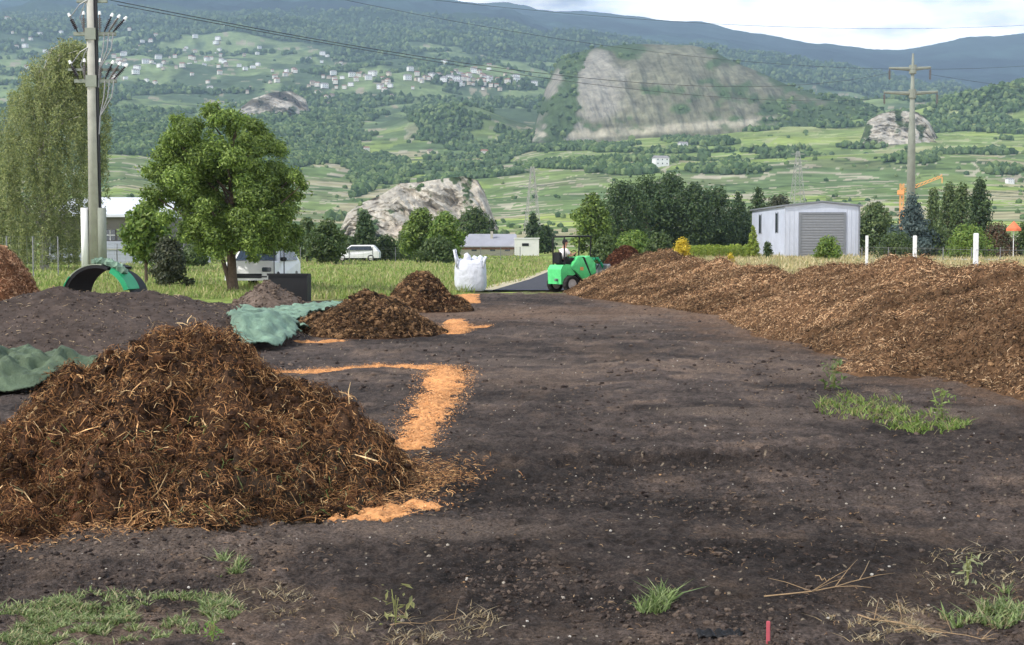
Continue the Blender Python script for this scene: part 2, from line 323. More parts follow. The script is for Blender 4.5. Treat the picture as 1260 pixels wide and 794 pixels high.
def cnear(x, Y, z):
    n1 = fbm(x*.6, Y*.35, 4, 61); n2 = fbm(x*4, Y*2.2, 4, 62); n3 = fbm(x*22, Y*16, 3, 63); sp = hsh(np.floor(x*70), np.floor(Y*40), 64)
    n4 = fbm(x*60, Y*34, 2, 68); soil = lin((88, 77, 71), .86)*np.clip(1+.5*n1+.5*n2+.7*n3+.5*n4*sstep(14, 7, Y), .25, 3)[..., None]
    br = sstep(.0, .5, n2+n1*.9-.02)[..., None]; soil = soil*(1-br*.5)+br*.5*lin((124, 104, 88), .9)*(1+.5*n3[..., None])
    dk = sstep(.0, .35, fbm(x*.55, Y*.75, 4, 66)+.5*np.exp(-((Y-10.2-.1*x)/.8)**2)*sstep(-.9, 0, x)*sstep(3.2, 1.8, x))[..., None]; soil = soil*(1-.4*dk)
    st = fbm(x*.7, Y*3.2, 4, 69)[..., None]; soil = soil*(1+.55*st*sstep(30, 12, Y)[..., None])
    ps = sstep(.12, .5, fbm(x*.5+3, Y*.9, 4, 70))[..., None]; soil = soil*(1-.45*ps)+.45*ps*lin((128, 112, 100), .9)
    speck = (sp > .996)[..., None]; soil = np.where(speck & (Y < 30)[..., None], lin((150, 135, 115)), soil)
    # reddish mulch dust near the heaps
    d1, _ = seg_d(x, Y, [(6.6, 12), (5.2, 24), (4.6, 32), (2.6, 47)]); mulch = sstep(2.2, .3, d1+n2*1.6)[..., None]*.75
    d2, _ = seg_d(x, Y, [(-4, 31), (4, 33)]); mulch = np.maximum(mulch, .55*sstep(5, .5, d2+n2*5)[..., None])
    soil = soil*(1-mulch)+mulch*lin((128, 102, 82), .88)*(1+.5*n3[..., None]+.4*n2[..., None])
    g = lin((134, 150, 76), .85)*(1+.5*n1+.5*n2)[..., None]
    dry = lin((186, 168, 122), .75)*(1+.3*n1+.4*n2)[..., None]
    rmix = sstep(3, 14, x-Y*.06+n1*6)[..., None]; g = g*(1-rmix)+dry*rmix
    bare = sstep(.15, .4, fbm(x*.5, Y*.25, 3, 67))[..., None]; g = g*(1-.5*bare)+.5*bare*lin((150, 128, 95), .8)
    k = sstep(1.2, -1.2, Y-soil_edge(x)+n2*3)[..., None]
    return soil*k+g*(1-k)
ground = sheet('ground', Yn, cnear, znear, M_ground)
hill = sheet('hillside', Yf, cover, zfar, M_hill)
# rocky hills -------------------------------------------------------
def rocky(name, top, bot, Y0, dep, back, n, col, seed, rough=.02, rnd=False):
    top = np.array(top, float); bot = np.array(bot, float); p = np.linspace(top[0, 0], top[-1, 0], n)
    ty = np.interp(p, top[:, 0], top[:, 1]); by = np.interp(p, bot[:, 0], bot[:, 1]); m1 = int(n*.5); rows = []
    ts = np.linspace(0, 1, m1); Cs = []
    for t in ts:
        Yc = Y0+dep*(t**1.7 if rnd else t); pyc = by+(ty-by)*(math.sin(t*math.pi/2)**.9 if rnd else t**.8)+fbm(p/30, t*6+p*0, 3, seed)*3*math.sin(math.pi*min(1, t))
        Yd = Yc+(fbm(p/20, t*6+p*.05, 5, seed+3)*rough*.7+np.abs(fbm(p/34+t*.8, t*3.4+p*.02, 4, seed+6))*rough*.8)*Y0*math.sin(math.pi*min(t*.97+.03, 1))**.5
        dy = -(pyc-397)/F_PX; el = (dy*math.cos(TH)-math.sin(TH))/(math.cos(TH)+dy*math.sin(TH))
        rows.append(np.stack([(p-630)/F_PX*Yc, Yd, EYE+el*Yc], -1)); Cs.append(col(p, pyc, t))
    tz = rows[-1][:, 2]; tx = rows[-1][:, 0]
    for t in np.linspace(.08, 1, 14): rows.append(np.stack([tx*(1+t*back/Y0), rows[m1-1][:, 1]+t*back, tz-(tz-Z(200, Y0)+60)*t**1.6+0*tx], -1)); Cs.append(col(p, ty, 1))
    V = np.array(rows).reshape(-1, 3); R = len(rows); i = np.arange(R-1)[:, None]*n+np.arange(n-1)[None, :]
    o = npmesh(name, V, np.stack([i, i+1, i+n+1, i+n], -1).reshape(-1, 4), np.array(Cs).reshape(-1, 3), M_rock, smooth=False); o['kind'] = 'structure'
    return np.array(rows[:m1])
def col_knoll(p, y, t):
    a = fbm(p/9, y/5, 4, 71)[:, None]; b = fbm(p/35, y/22, 3, 72)[:, None]
    c = lin((138, 136, 114), .72)*(1+.5*a+.3*fbm(p/60, y/4, 3, 74)[:, None])+0*b
    pal = lin((160, 155, 142), .82)*(1+.3*a)
    lft = (sstep(770, 715, p+b[:, 0]*90)*sstep(.95, .75, t*1.0+0*p))[:, None]; c = c*(1-lft)+pal*lft
    basep = (sstep(8, 2, np.abs(y-np.interp(p, [690, 760, 900, 960, 1060], [166, 163, 152, 148, 132]))))[:, None]; c = c*(1-basep)+basep*lin((186, 178, 158), .85)
    gr = (sstep(.0, .35, b[:, 0]+.3*a[:, 0]+sstep(910, 1040, p)*.75+sstep(.55, .95, t*1.0+0*p)*.5-.16+sstep(20, 5, np.abs(p-700-(y-110)*-.25))*.6))[:, None]
    return c*(1-gr)+gr*lin((84, 102, 68), .85)*(1+.3*a)
def col_cliff(p, y, t):
    a = fbm(p/5, y/3.5, 4, 75)[:, None]; b = fbm(p/14, y/20, 3, 76)[:, None]
    c = lin((186, 178, 164), .95)*(1+.5*a+.3*b)
    red = (sstep(268, 285, y)*sstep(470, 500, p))[:, None] if np.ndim(y) else 0
    c = c*(1-.35*red)+.35*red*lin((190, 160, 138), .85)
    gr = (sstep(.1, .4, b[:, 0]+.5*a[:, 0]))[:, None]; return c*(1-gr)+gr*lin((82, 96, 62), .85)
knR = rocky('rocky_hill', [(655, 165), (668, 118), (674, 100), (686, 76), (705, 66), (735, 58), (780, 54), (850, 56), (875, 62), (895, 74), (930, 88), (965, 104), (1000, 116), (1050, 124), (1090, 140)],
      [(655, 175), (690, 180), (760, 178), (900, 172), (1000, 168), (1090, 160)], 1880, 420, 320, 420, col_knoll, 81, .011, True)
clR = rocky('rock_cliff', [(405, 305), (418, 285), (428, 262), (445, 250), (470, 240), (492, 226), (520, 224), (545, 220), (570, 217), (588, 222), (597, 238), (612, 280), (625, 305)],
      [(405, 312), (625, 312)], 620, 60, 120, 260, col_cliff, 84, .035)
rocky('rock_cliff', [(285, 172), (296, 135), (312, 122), (335, 114), (360, 112), (378, 122), (388, 158)], [(285, 178), (388, 176)], 2250, 90, 160, 140, col_cliff, 86, .03)
rocky('rock_cliff', [(1058, 172), (1066, 148), (1080, 140), (1100, 136), (1125, 138), (1140, 150), (1152, 172)], [(1058, 178), (1152, 178)], 1480, 60, 160, 120, col_cliff, 88, .02)
# haze --------------------------------------------------------------
hz = MB().box((-9600, -150, -9), (9600, 10500, 2700)).build('haze', None); hz['kind'] = 'stuff'
hm = bpy.data.materials.new('haze'); hm.use_nodes = True; ht = hm.node_tree; ht.nodes.clear()
pv = ht.nodes.new('ShaderNodeVolumePrincipled'); ho = ht.nodes.new('ShaderNodeOutputMaterial'); ht.links.new(pv.outputs[0], ho.inputs['Volume'])
pv.inputs['Color'].default_value = (.52, .73, 1, 1); pv.inputs['Density'].default_value = 1.2e-4; pv.inputs['Anisotropy'].default_value = .1
hz.data.materials.append(hm)
# ------------------------------------------------------------------ distant forest, one mass
ICO = np.array([(0, 0, 1.), *[(math.cos(a)*.894, math.sin(a)*.894, .447) for a in np.arange(5)*2*math.pi/5], *[(math.cos(a)*.894, math.sin(a)*.894, -.447) for a in (np.arange(5)+.5)*2*math.pi/5], (0, 0, -1.)])
ICF = np.array([(0, i+1, (i+1) % 5+1) for i in range(5)]+[(i+1, i+6, (i+1) % 5+1) for i in range(5)]+[((i+1) % 5+1, i+6, (i+1) % 5+6) for i in range(5)]+[(11, (i+1) % 5+6, i+6) for i in range(5)])
def blobs(P, R, Hh, C, jit=.35):
    n = len(P); v = ICO[None]*(1+RNG.uniform(-jit, jit, (n, 12, 1))); a = RNG.uniform(0, 6.28, n); c, s = np.cos(a)[:, None], np.sin(a)[:, None]
    x = (v[..., 0]*c-v[..., 1]*s)*R[:, None]; y = (v[..., 0]*s+v[..., 1]*c)*R[:, None]; z = v[..., 2]*Hh[:, None]
    V = np.stack([x, y, z], -1)+P[:, None]; F = ICF[None]+np.arange(n)[:, None, None]*12
    return V.reshape(-1, 3), F.reshape(-1, 3), np.repeat(C, 12, 0)*(1+RNG.uniform(-.12, .12, (n*12, 1)))
def forest():
    n = 260000; px = RNG.uniform(-150, 1400, n); Y = np.exp(RNG.uniform(math.log(800), math.log(6000), n)); x = X(px, Y); z = terrain(x, Y)
    q, py = proj(x, Y, z); m = forest_mask(x, Y, q, py) > .5; x, Y, z = x[m], Y[m], z[m]
    m = RNG.random(len(x)) < np.clip((1500/Y)**.35, .3, 1); x, Y, z = x[m][:60000], Y[m][:60000], z[m][:60000]
    r = RNG.uniform(2.2, 5.0, len(x))*np.clip(Y/2200, .75, 1.7); h = r*RNG.uniform(.8, 1.3, len(x))
    pal = lin(np.array([(82, 102, 66), (96, 116, 74), (72, 92, 62), (118, 134, 88), (88, 106, 74)]), .95)
    V, F, C = blobs(np.stack([x, Y, z+h*.6], -1), r, h, pal[RNG.integers(0, 5, len(x))])
    tag(npmesh('forest', V, F, C, M_far), 'distant dark green woods covering the hillsides across the valley', 'forest', kind='stuff')
    # scrub and single trees dotted over vineyards and on the rocky hill
    n = 2600; px = RNG.uniform(-50, 1330, n); Y = np.exp(RNG.uniform(math.log(560), math.log(3800), n)); x = X(px, Y); z = terrain(x, Y)
    k = fbm(x/45, Y/30, 3, 91) > .12; x, Y, z = x[k], Y[k], z[k]
    P = [np.stack([x, Y, z], -1)]
    for R_, cnt in ((knR, 650), (clR, 60)):
        i = RNG.integers(0, R_.shape[0], cnt); j = RNG.integers(0, R_.shape[1], cnt); pj, qj = proj(*R_[i, j].T)
        if R_ is knR: kk = (fbm(pj/35, qj/22, 3, 72)+sstep(910, 1020, pj)*.8+(i > R_.shape[0]*.93)*.5+sstep(22, 5, np.abs(pj-702+(qj-110)*.25))*.8) > .42
        else: kk = fbm(pj/14, qj/20, 3, 76) > .05
        P.append(R_[i, j][kk])
    P = np.concatenate(P); r = RNG.uniform(1.6, 3.6, len(P))*np.clip(P[:, 1]/1500, .6, 1.5); h = r*RNG.uniform(.7, 1.1, len(P))
    V, F, C = blobs(P+np.stack([0*h, 0*h, h*.5], -1), r, h, pal[RNG.integers(0, 5, len(P))])
    tag(npmesh('scrub', V, F, C, M_far), 'scattered dark bushes dotting the vineyards and the rocky hill', 'scrub', kind='stuff')
forest()
# ------------------------------------------------------------------ villages
def house_proto(k):
    b = MB(); W, D, H = [(10, 9, 6), (8, 8, 5), (14, 9, 7)][k]; b.c = [lin((232, 226, 214)), lin((218, 204, 184)), lin((240, 238, 234))][k]
    b.box((-W/2, -D/2, -2), (W/2, D/2, H)); b.c = [lin((150, 108, 92)), lin((130, 112, 104)), lin((150, 146, 146))][k]
    e = .5; b.add([(-W/2-e, -D/2-e, H+.02), (W/2+e, -D/2-e, H+.02), (W/2+e, D/2+e, H+.02), (-W/2-e, D/2+e, H+.02), (-W/2, 0, H+2.6), (W/2, 0, H+2.6)], [(0, 1, 5, 4), (2, 3, 4, 5), (0, 4, 3), (1, 2, 5), (3, 2, 1, 0)])
    b.c = lin((60, 62, 70))
    for i in range(3):
        for zz in (1.2, H-2): x = -W/2+W*(i+.5)/3; b.box((x-.5, -D/2-.04, zz), (x+.5, -D/2+.01, zz+1.3))
    o = b.build('village_house', M_attr); return o
HP = [house_proto(k) for k in range(3)]; used = [False]*3
HL = ['cream house', 'sandy house', 'white block']
VIL = [((585, 96), (70, 16), 'of the large village beside the rocky hill', 84), ((480, 100), (70, 16), 'of the hamlet at mid slope', 34), ((230, 76), (110, 34), 'of the loose village above the leafy tree', 56), ((150, 62), (80, 40), 'of the village behind the concrete pole', 26), ((55, 50), (80, 40), 'of the village in the upper left corner', 30), ((345, 92), (80, 26), 'of the hamlet above the small cliff', 24), ((420, 98), (60, 30), 'of the tiny hamlet below the woods', 14)]
nh = 0
for (cx, cy), (sx, sy), where, cnt in VIL:
    for _ in range(cnt):
        px = random.gauss(cx, sx*.5); pyt = random.gauss(cy, sy*.5); Ys = np.geomspace(1900, 4900, 160); q, pp = proj(X(px, Ys), Ys, terrain(X(px, Ys), Ys))
        Y = float(Ys[int(np.argmin(np.abs(pp-pyt)))]); x = X(px, Y); z = float(terrain(np.array([x]), np.array([Y]))[0])
        k = random.choice((0, 0, 1, 2, 2)); o = HP[k] if not used[k] else HP[k].copy()
        if used[k]: COL.objects.link(o)
        used[k] = True; o.location = (x, Y, z+2); o.rotation_euler = (0, 0, random.uniform(-.7, .7)); s = random.uniform(.6, 1.15); o.scale = (s, s, s)
        hx = ['at the left end', 'in the middle', 'at the right end'][int(px > cx-sx*.22)+int(px > cx+sx*.22)]; hy = 'upper edge' if pyt < cy else 'lower edge'
        tag(o, HL[k]+' '+hx+', '+hy+', '+where, 'house', 'distant houses '+where)
# a few single farm buildings between the vineyards
def farm(px, py, s, label, k):
    Ys = np.geomspace(470, 4500, 300); q, pp = proj(X(px, Ys), Ys, terrain(X(px, Ys), Ys)); i = int(np.argmin(np.abs(pp-py))); Y = float(Ys[i]); x = X(px, Y)
    o = HP[k].copy(); COL.objects.link(o); o.location = (x, Y, float(terrain(np.array([x]), np.array([Y]))[0])+.5); o.scale = (s,)*3; o.rotation_euler = (0, 0, .3); del o['group']
    o.name = 'farm_house'; tag(o, label, 'house')
farm(812, 205, .9, 'white house with dark roof alone above the pine trees', 2)
farm(839, 182, .7, 'small white chapel like house at the foot of the rocky hill', 2)
farm(596, 191, .8, 'long pale farm house in vineyards left of the rocky hill', 0)
farm(530, 190, .8, 'small pale farm house above the grey cliff', 1)
farm(1240, 226, .4, 'tiny white hut in the vineyard at the right edge', 2)
farm(452, 186, .7, 'pale farm house on the left edge of the vineyard slope', 0)
# ------------------------------------------------------------------ power poles, pylons, wires
def lattice(px, py0, py1, Y, label):
    z0 = float(terrain(np.array([X(px, Y)]), np.array([Y]))[0])-1; H = Z(py0, Y)-z0; b = MB(); w0, w1 = H*.11, H*.02; r = .16
    c = lambda t, sx, sy: ((w0+(w1-w0)*t)*sx, (w0+(w1-w0)*t)*sy, H*t)
    for sx in (-1, 1):
        for sy in (-1, 1): b.tube([c(0, sx, sy), c(1, sx, sy)], r, 4)
    n = 9
    for i in range(n):
        t0, t1 = i/n, (i+1)/n
        for (a, d) in (((-1, -1), (1, -1)), ((-1, 1), (1, 1)), ((-1, -1), (-1, 1)), ((1, -1), (1, 1))): b.tube([c(t0, *a), c(t1, *d)], r*.6, 4); b.tube([c(t0, *d), c(t1, *a)], r*.6, 4)
    root = empty('lattice_pylon', (X(px, Y), Y, z0), .2, label, 'pylon'); b.build('tower', M_conc, root)
    for t, L in ((.72, .2), (.84, .17), (.95, .12)):
        a = MB(); a.tube([(-H*L, 0, H*t), (0, 0, H*(t+.015)), (H*L, 0, H*t)], r, 4); a.tube([(-H*L, 0, H*t), (0, 0, H*t-H*.02), (H*L, 0, H*t)], r*.7, 4); a.build('crossarm', M_conc, root)
lattice(655, 205, 270, 620, 'pale lattice pylon standing in vineyards above the small white building')
lattice(980, 186, 250, 800, 'thin pale lattice mast rising behind the grey shed')
def big_pole():
    px, Y = 118, 80; z0 = 0; root = empty('utility_pole', (X(px, Y), Y, 0), 0, 'tall concrete pole with insulators and cable ends beside the weeping tree', 'utility pole')
    MB().tube([(0, 0, 0), (0, 0, 19)], [.36, .24], 12).build('mast', M_conc, root, smooth=True)
    MB().tube([(-.55, -.1, -.1), (-.55, -.1, Z(256, Y))], .21, 12).build('footing_post', M_white, root, smooth=True)
    MB().tube([(.42, -.1, -.1), (.42, -.1, Z(256, Y))], .25, 12).build('footing_post', M_dconc, root, smooth=True)
    c = MB()
    for dx in (.24, .36): c.tube([(dx, -.12, Z(256, Y)), (dx-.04, -.15, 18)], .07, 6)
    c.build('cable_duct', M_black, root)
    for py in (42, 100):
        z = Z(py, Y); MB().box((-1.0, -.12, z-.1), (1.35, .12, z+.1)).box((-.3, -.35, z-.35), (.3, .35, z+.3)).build('crossarm', M_dconc, root)
        for i, (dx, tilt) in enumerate(((-.75, -.45), (-.4, 0), (.75, .45), (1.0, .6), (1.25, .75), (.5, 0))):
            d = Vector((math.sin(tilt), 0, math.cos(tilt))); p = Vector((dx, -.15, z+.1))
            m = MB(); m.tube([p, p+d*.95], .045, 6)
            for k in range(6): m.tube([p+d*(.2+.1*k), p+d*(.24+.1*k)], .11, 8)
            ins = m.build('insulator', M_ins if i % 2 else M_dark, root)
            MB().tube([p+d*.95, p+d*1.15], [.1, .06], 8).build('cable_end', M_white, ins)
        w_ = MB()
        for dx in (.75, 1.0, 1.25): w_.tube([(dx, -.15, z), (dx*.9, -.2, z-.9), (.45, -.2, z-2.0), (.38, -.18, z-3.)], .035, 5)
        for dx in (-.75, -.4): w_.tube([(dx, -.15, z+.3), (dx*1.5, -.2, z+.9), (dx*.8, -.2, z+1.6), (-.1, -.2, z+1.9)], .03, 5)
        w_.build('cable', M_grey, root)
    for z, w_ in ((Z(2, Y), .9), (Z(86, Y), 1.5)): MB().box((-w_*.9, -.09, z-.07), (w_, .09, z+.07)).build('crossarm', M_dconc, root)
big_pole()
def tube_pylon():
    px, Y = 1119, 230; root = empty('power_pylon', (X(px, Y), Y, 0), 0, 'tall tapered grey power pole with two crossarms behind the blue spruce', 'pylon')
    MB().tube([(0, 0, 0), (0, 0, 18), (0, 0, Z(66, Y))], [.85, .6, .16], 14).build('mast', M_dconc, root, smooth=True)
    for py, a, b in ((84, 1090, 1141), (114, 1084, 1150)):
        z = Z(py, Y); xa, xb = X(a, Y)-X(px, Y), X(b, Y)-X(px, Y)
        MB().tube([(xa, 0, z), (0, 0, z-.15), (xb, 0, z+.1)], [.18, .36, .18], 6).tube([(0, 0, z+.5), (0, 0, z-.9)], .6, 10).build('crossarm', M_dconc, root)
        for xx in (xa+.1, xb-.1):
            m = MB(); m.tube([(xx, 0, z), (xx, 0, z-1.9)], .07, 6)
            for k in range(7): m.tube([(xx, 0, z-.4-k*.2), (xx, 0, z-.5-k*.2)], .2, 8)
            m.build('insulator', M_ins, root)
tube_pylon()
def wire(a, b, sag, r, label, grp='power lines over the site'):
    a, b = Vector(a), Vector(b); n = 28; pts = [a.lerp(b, i/n)-Vector((0, 0, sag*4*(i/n)*(1-i/n))) for i in range(n+1)]
    o = MB().tube([p-a for p in pts], r, 5).build('power_line', M_wire, None, a); tag(o, label, 'power line', grp)
PL = lambda px, py, Y: (X(px, Y), Y, Z(py, Y))
wire(PL(140, 0, 80), PL(1090, 90, 230), 3.4, .026, 'upper dark wire from the tall concrete pole to the far power pylon')
wire(PL(150, 6, 80), PL(1084, 121, 230), 2.2, .022, 'lower thin wire reaching the long crossarm of the far power pylon')
wire(PL(1141, 92, 230), PL(1700, 130, 260), 2, .026, 'wire leaving the far power pylon to the right')
wire(PL(380, -10, 150), PL(1500, 45, 260), 7, .022, 'thin wire crossing the white cloud near the top')
wire(PL(300, -30, 150), PL(1500, 5, 260), 5, .022, 'faint topmost wire across the sky')
# ------------------------------------------------------------------ trees
def leafmesh(name, P, Nn, size, C, m, parent, asp=1.0):
    n = len(P); Nn = Nn/np.linalg.norm(Nn, axis=1)[:, None]; r = RNG.normal(size=(n, 3)); u = np.cross(Nn, r); u /= np.linalg.norm(u, axis=1)[:, None]; v = np.cross(Nn, u)
    s = np.broadcast_to(size, (n,))[:, None]; a = u*s; b = v*s*asp
    V = np.stack([P-a*.9, P-b*.55+Nn*s*.15, P+a*1.1, P+b*.6+Nn*s*.1], 1).reshape(-1, 3); F = np.arange(n*4).reshape(-1, 4)
    o = npmesh(name, V, F, np.repeat(C, 4, 0), m, parent); return o
def crown_pts(clumps, n):
    c = np.array(clumps, float); wgt = c[:, 3]*c[:, 4]; k = RNG.choice(len(c), n, p=wgt/wgt.sum())
    d = RNG.normal(size=(n, 3)); d /= np.linalg.norm(d, axis=1)[:, None]
    rr = RNG.random(n)**.4
    P = c[k, :3]+d*np.stack([c[k, 3], c[k, 3], c[k, 4]], -1)*rr[:, None]
    return P, d, k
PALS = {
 'walnut': [(124, 146, 66), (106, 130, 58), (146, 166, 82), (84, 106, 50)], 'olive': [(160, 168, 108), (142, 152, 98), (176, 180, 122), (116, 130, 84)],
 'pine': [(70, 92, 56), (82, 104, 60), (58, 78, 50), (94, 114, 66)], 'bright': [(120, 146, 60), (100, 130, 54), (138, 158, 74)], 'bush': [(84, 104, 52), (70, 90, 46), (98, 116, 60)],
 'dull': [(82, 88, 62), (70, 78, 54), (96, 98, 72)], 'blue': [(90, 108, 104), (76, 94, 92), (108, 124, 118)], 'yellow': [(214, 186, 40), (196, 176, 52), (226, 200, 70)],
 'lime': [(150, 168, 60), (132, 156, 56), (166, 178, 80)], 'rust': [(112, 84, 62), (96, 80, 56), (84, 88, 54)], 'poplar': [(100, 120, 70), (86, 108, 64), (118, 134, 80)]}
def tree(name, px, Y, py_top, wpx, pal, label, cat='tree', style='round', n=3000, leaf=.16, clump=.32, trunk=True, base=.12, k=22, loc=None, group=None, bark=None, rz=None, lean=0):
    x = X(px, Y); H = Z(py_top, Y); W = wpx/F_PX*Y/2*(1.35 if style in ('round', 'column') else 1.2)
    root = empty(name, (x, Y, 0), 0, label, cat, group); n = int(n*1.7)
    cl = []
    for i in range(k):
        t = (i+.5)/k; a = i*2.4+random.uniform(-.4, .4)
        if style == 'round': rad = math.sin(math.pi*min(1, (t*.93+.07)**.85))**.6
        elif style == 'cone': rad = (1-t)**.85+.06
        elif style == 'column': rad = (1-t**2.2)*.8+.15
        elif style == 'bush': rad = math.sqrt(max(.05, 1-t*t))
        cs = W*clump*random.uniform(.75, 1.3)*(1 if style != 'cone' else (1.15-t*.8)); q = max(0, rad*W-cs*.7)*random.uniform(.45, 1.0)
        cl.append((math.cos(a)*q+lean*t, math.sin(a)*q, H*(base+(1-base)*t)-cs*.5*t+cs*.2*(1-t), cs, cs*(.75 if style != 'column' else 1.3)))
    P, d, kk = crown_pts(cl, n); P[:, 2] = np.clip(P[:, 2], .03, H*1.02)
    P += RNG.normal(size=P.shape)*leaf*.6
    pc = lin(np.array(PALS[pal]), .85); C = pc[RNG.integers(0, len(pc), n)]*(.85+.3*RNG.random(len(cl))[kk])[:, None]
    leafmesh('crown', P, d+RNG.normal(size=P.shape)*.55+np.array([0, 0, .35]), leaf*RNG.uniform(.6, 1.3, n), C, M_leaf, root)
    tb = MB(); r0 = max(.04, H*.018); tb.tube([(0, 0, -.05), (0, 0, H*base*1.3+.1), (lean*.5, 0, H*.6), (lean*.8, 0, H*.85)], [r0*1.3, r0, r0*.6, r0*.2], 8)
    for c in cl[::2]: tb.tube([(lean*.3, 0, max(.1, c[2]*.6)), (c[0]*.5, c[1]*.5, c[2]*.85), (c[0], c[1], c[2])], [r0*.45, r0*.3, r0*.1], 5)
    tb.build('trunk', bark or M_bark, root)
    return root
# walnut-like tree in front, with hand placed clumps
def main_tree():
    Y = 47; x0 = X(285, Y); root = empty('walnut_tree', (x0, Y, 0), 0, 'round leafy green tree with forked trunk standing in the grass before the white vehicle', 'tree'); s = Y/F_PX
    shp = [(275, 150, 22), (240, 165, 26), (210, 185, 18), (300, 170, 28), (325, 185, 24), (345, 215, 26), (358, 240, 18), (365, 218, 12), (330, 240, 34), (290, 210, 40), (250, 205, 40), (215, 215, 26), (200, 210, 18), (205, 240, 24), (235, 250, 34), (275, 255, 36), (315, 275, 34), (345, 280, 24), (355, 262, 18), (300, 300, 20), (330, 300, 16), (262, 290, 20), (250, 275, 20), (270, 135, 9), (300, 150, 12), (225, 150, 9), (375, 228, 6), (186, 212, 7), (350, 300, 14), (238, 225, 36), (320, 215, 34), (270, 300, 24), (320, 305, 22), (345, 288, 20), (240, 280, 22), (300, 270, 40), (250, 296, 16), (228, 180, 30), (312, 165, 24)]
    cl = []
    for px, py, r in shp:
        for q in range(8):
            a = random.uniform(0, 6.28); rr = r*random.uniform(.1, .8); cr_ = r*random.uniform(.22, .7)*s
            cl.append(((px-285+math.cos(a)*rr)*s, random.uniform(-1, 1)*2.1*math.sqrt(max(.05, 1-((px-285)/100)**2)), Z(py+math.sin(a)*rr*.8, Y), max(cr_, .1), max(cr_*.75, .09)))
    n = 120000; P, d, kk = crown_pts(cl, n); P = P+RNG.normal(size=P.shape)*.09*(RNG.random((n, 1)) < .4); pc = lin(np.array(PALS['walnut']), .95)
    C = pc[RNG.integers(0, 4, n)]*(.8+.4*RNG.random(len(cl))[kk])[:, None]
    leafmesh('crown', P, d+RNG.normal(size=P.shape)*.5+np.array([0, 0, .5]), RNG.uniform(.045, .085, n), C, M_leaf, root, .7)
    t = MB(); t.tube([(.06, 0, -.1), (.02, 0, .5), (.0, 0, 1.3), (.05, 0, 2.2), (.0, .1, 3.4), (-.1, .1, 4.9)], [.21, .16, .14, .12, .08, .03], 10)
    t.tube([(-.02, 0, .0), (-.12, -.05, .5), (-.3, -.1, 1.2), (-.55, -.1, 2.0), (-1.0, -.1, 3.0)], [.09, .08, .075, .06, .02], 8)
    for c in cl[::8]:
        z1 = max(1.3, c[2]-abs(c[0])*.7-.6); t.tube([(0, 0, z1), (c[0]*.5, c[1]*.5, (z1+c[2])/2+.1), (c[0], c[1], c[2])], [.055, .035, .012], 5)
    t.build('trunk', M_bark, root)
main_tree()
def weeping(px, Y, label, prof, n, name='weeping_birch'):
    x0 = X(px, Y); s = Y/F_PX; root = empty(name, (x0, Y, 0), 0, label, 'tree')
    ns = 1500; pys = RNG.uniform(48, 300, ns); hw = np.interp(pys, [p[0] for p in prof], [p[2] for p in prof]); cx = np.interp(pys, [p[0] for p in prof], [p[1] for p in prof])
    t = RNG.uniform(-1, 1, ns)*RNG.uniform(.7, 1.12, ns); hw = hw*(1.1+.5*fbm(pys/16, t*1.5, 3, 501)); a = RNG.uniform(0, 6.28, ns)
    sx = (cx-px+hw*t)*s; sy = np.sin(a)*np.sqrt(np.clip(1-t*t, .04, 1))*hw*s*.9; sz = np.array([Z(p, Y) for p in pys]); L = RNG.uniform(.8, 3.0, ns)
    k = RNG.integers(0, ns, n); f = RNG.random(n); P = np.stack([sx[k]+RNG.normal(size=n)*.10+np.sin(f*2+k)*.1, sy[k]+RNG.normal(size=n)*.10, sz[k]-f*L[k]], -1)
    P[:, 2] = np.maximum(P[:, 2], .35+.4*RNG.random(n))
    pc = lin(np.array(PALS['olive']), .85); C = pc[RNG.integers(0, 4, n)]*(.75+.5*RNG.random(ns)[k])[:, None]
    leafmesh('crown', P, RNG.normal(size=(n, 3))+np.array([-.4, -.5, .2]), RNG.uniform(.06, .12, n), C, M_leaf, root, .5)
    tb = MB(); tb.tube([(0, 0, -.1), (.1, 0, 3), (-.1, 0, 7), (.2, 0, 11), (.5, 0, 13)], [.28, .22, .16, .09, .03], 10)
    for i in range(0, ns, 40): tb.tube([(.1*math.sin(i), 0, max(1.6, sz[i]-1.8)), (sx[i]*.6, sy[i]*.6, sz[i]-.2), (sx[i], sy[i], sz[i])], [.07, .04, .012], 5)
    tb.build('trunk', M_birchbark, root)
weeping(55, 84, 'tall drooping olive green tree at the left edge beside the concrete pole', [(45, 96, 14), (70, 88, 30), (100, 78, 46), (140, 64, 60), (200, 56, 66), (240, 48, 60), (300, 40, 56), (320, 40, 54)], 105000)
weeping(-60, 90, 'drooping olive green tree cut off by the left edge', [(110, -55, 25), (160, -50, 50), (260, -50, 60), (320, -50, 55)], 40000)
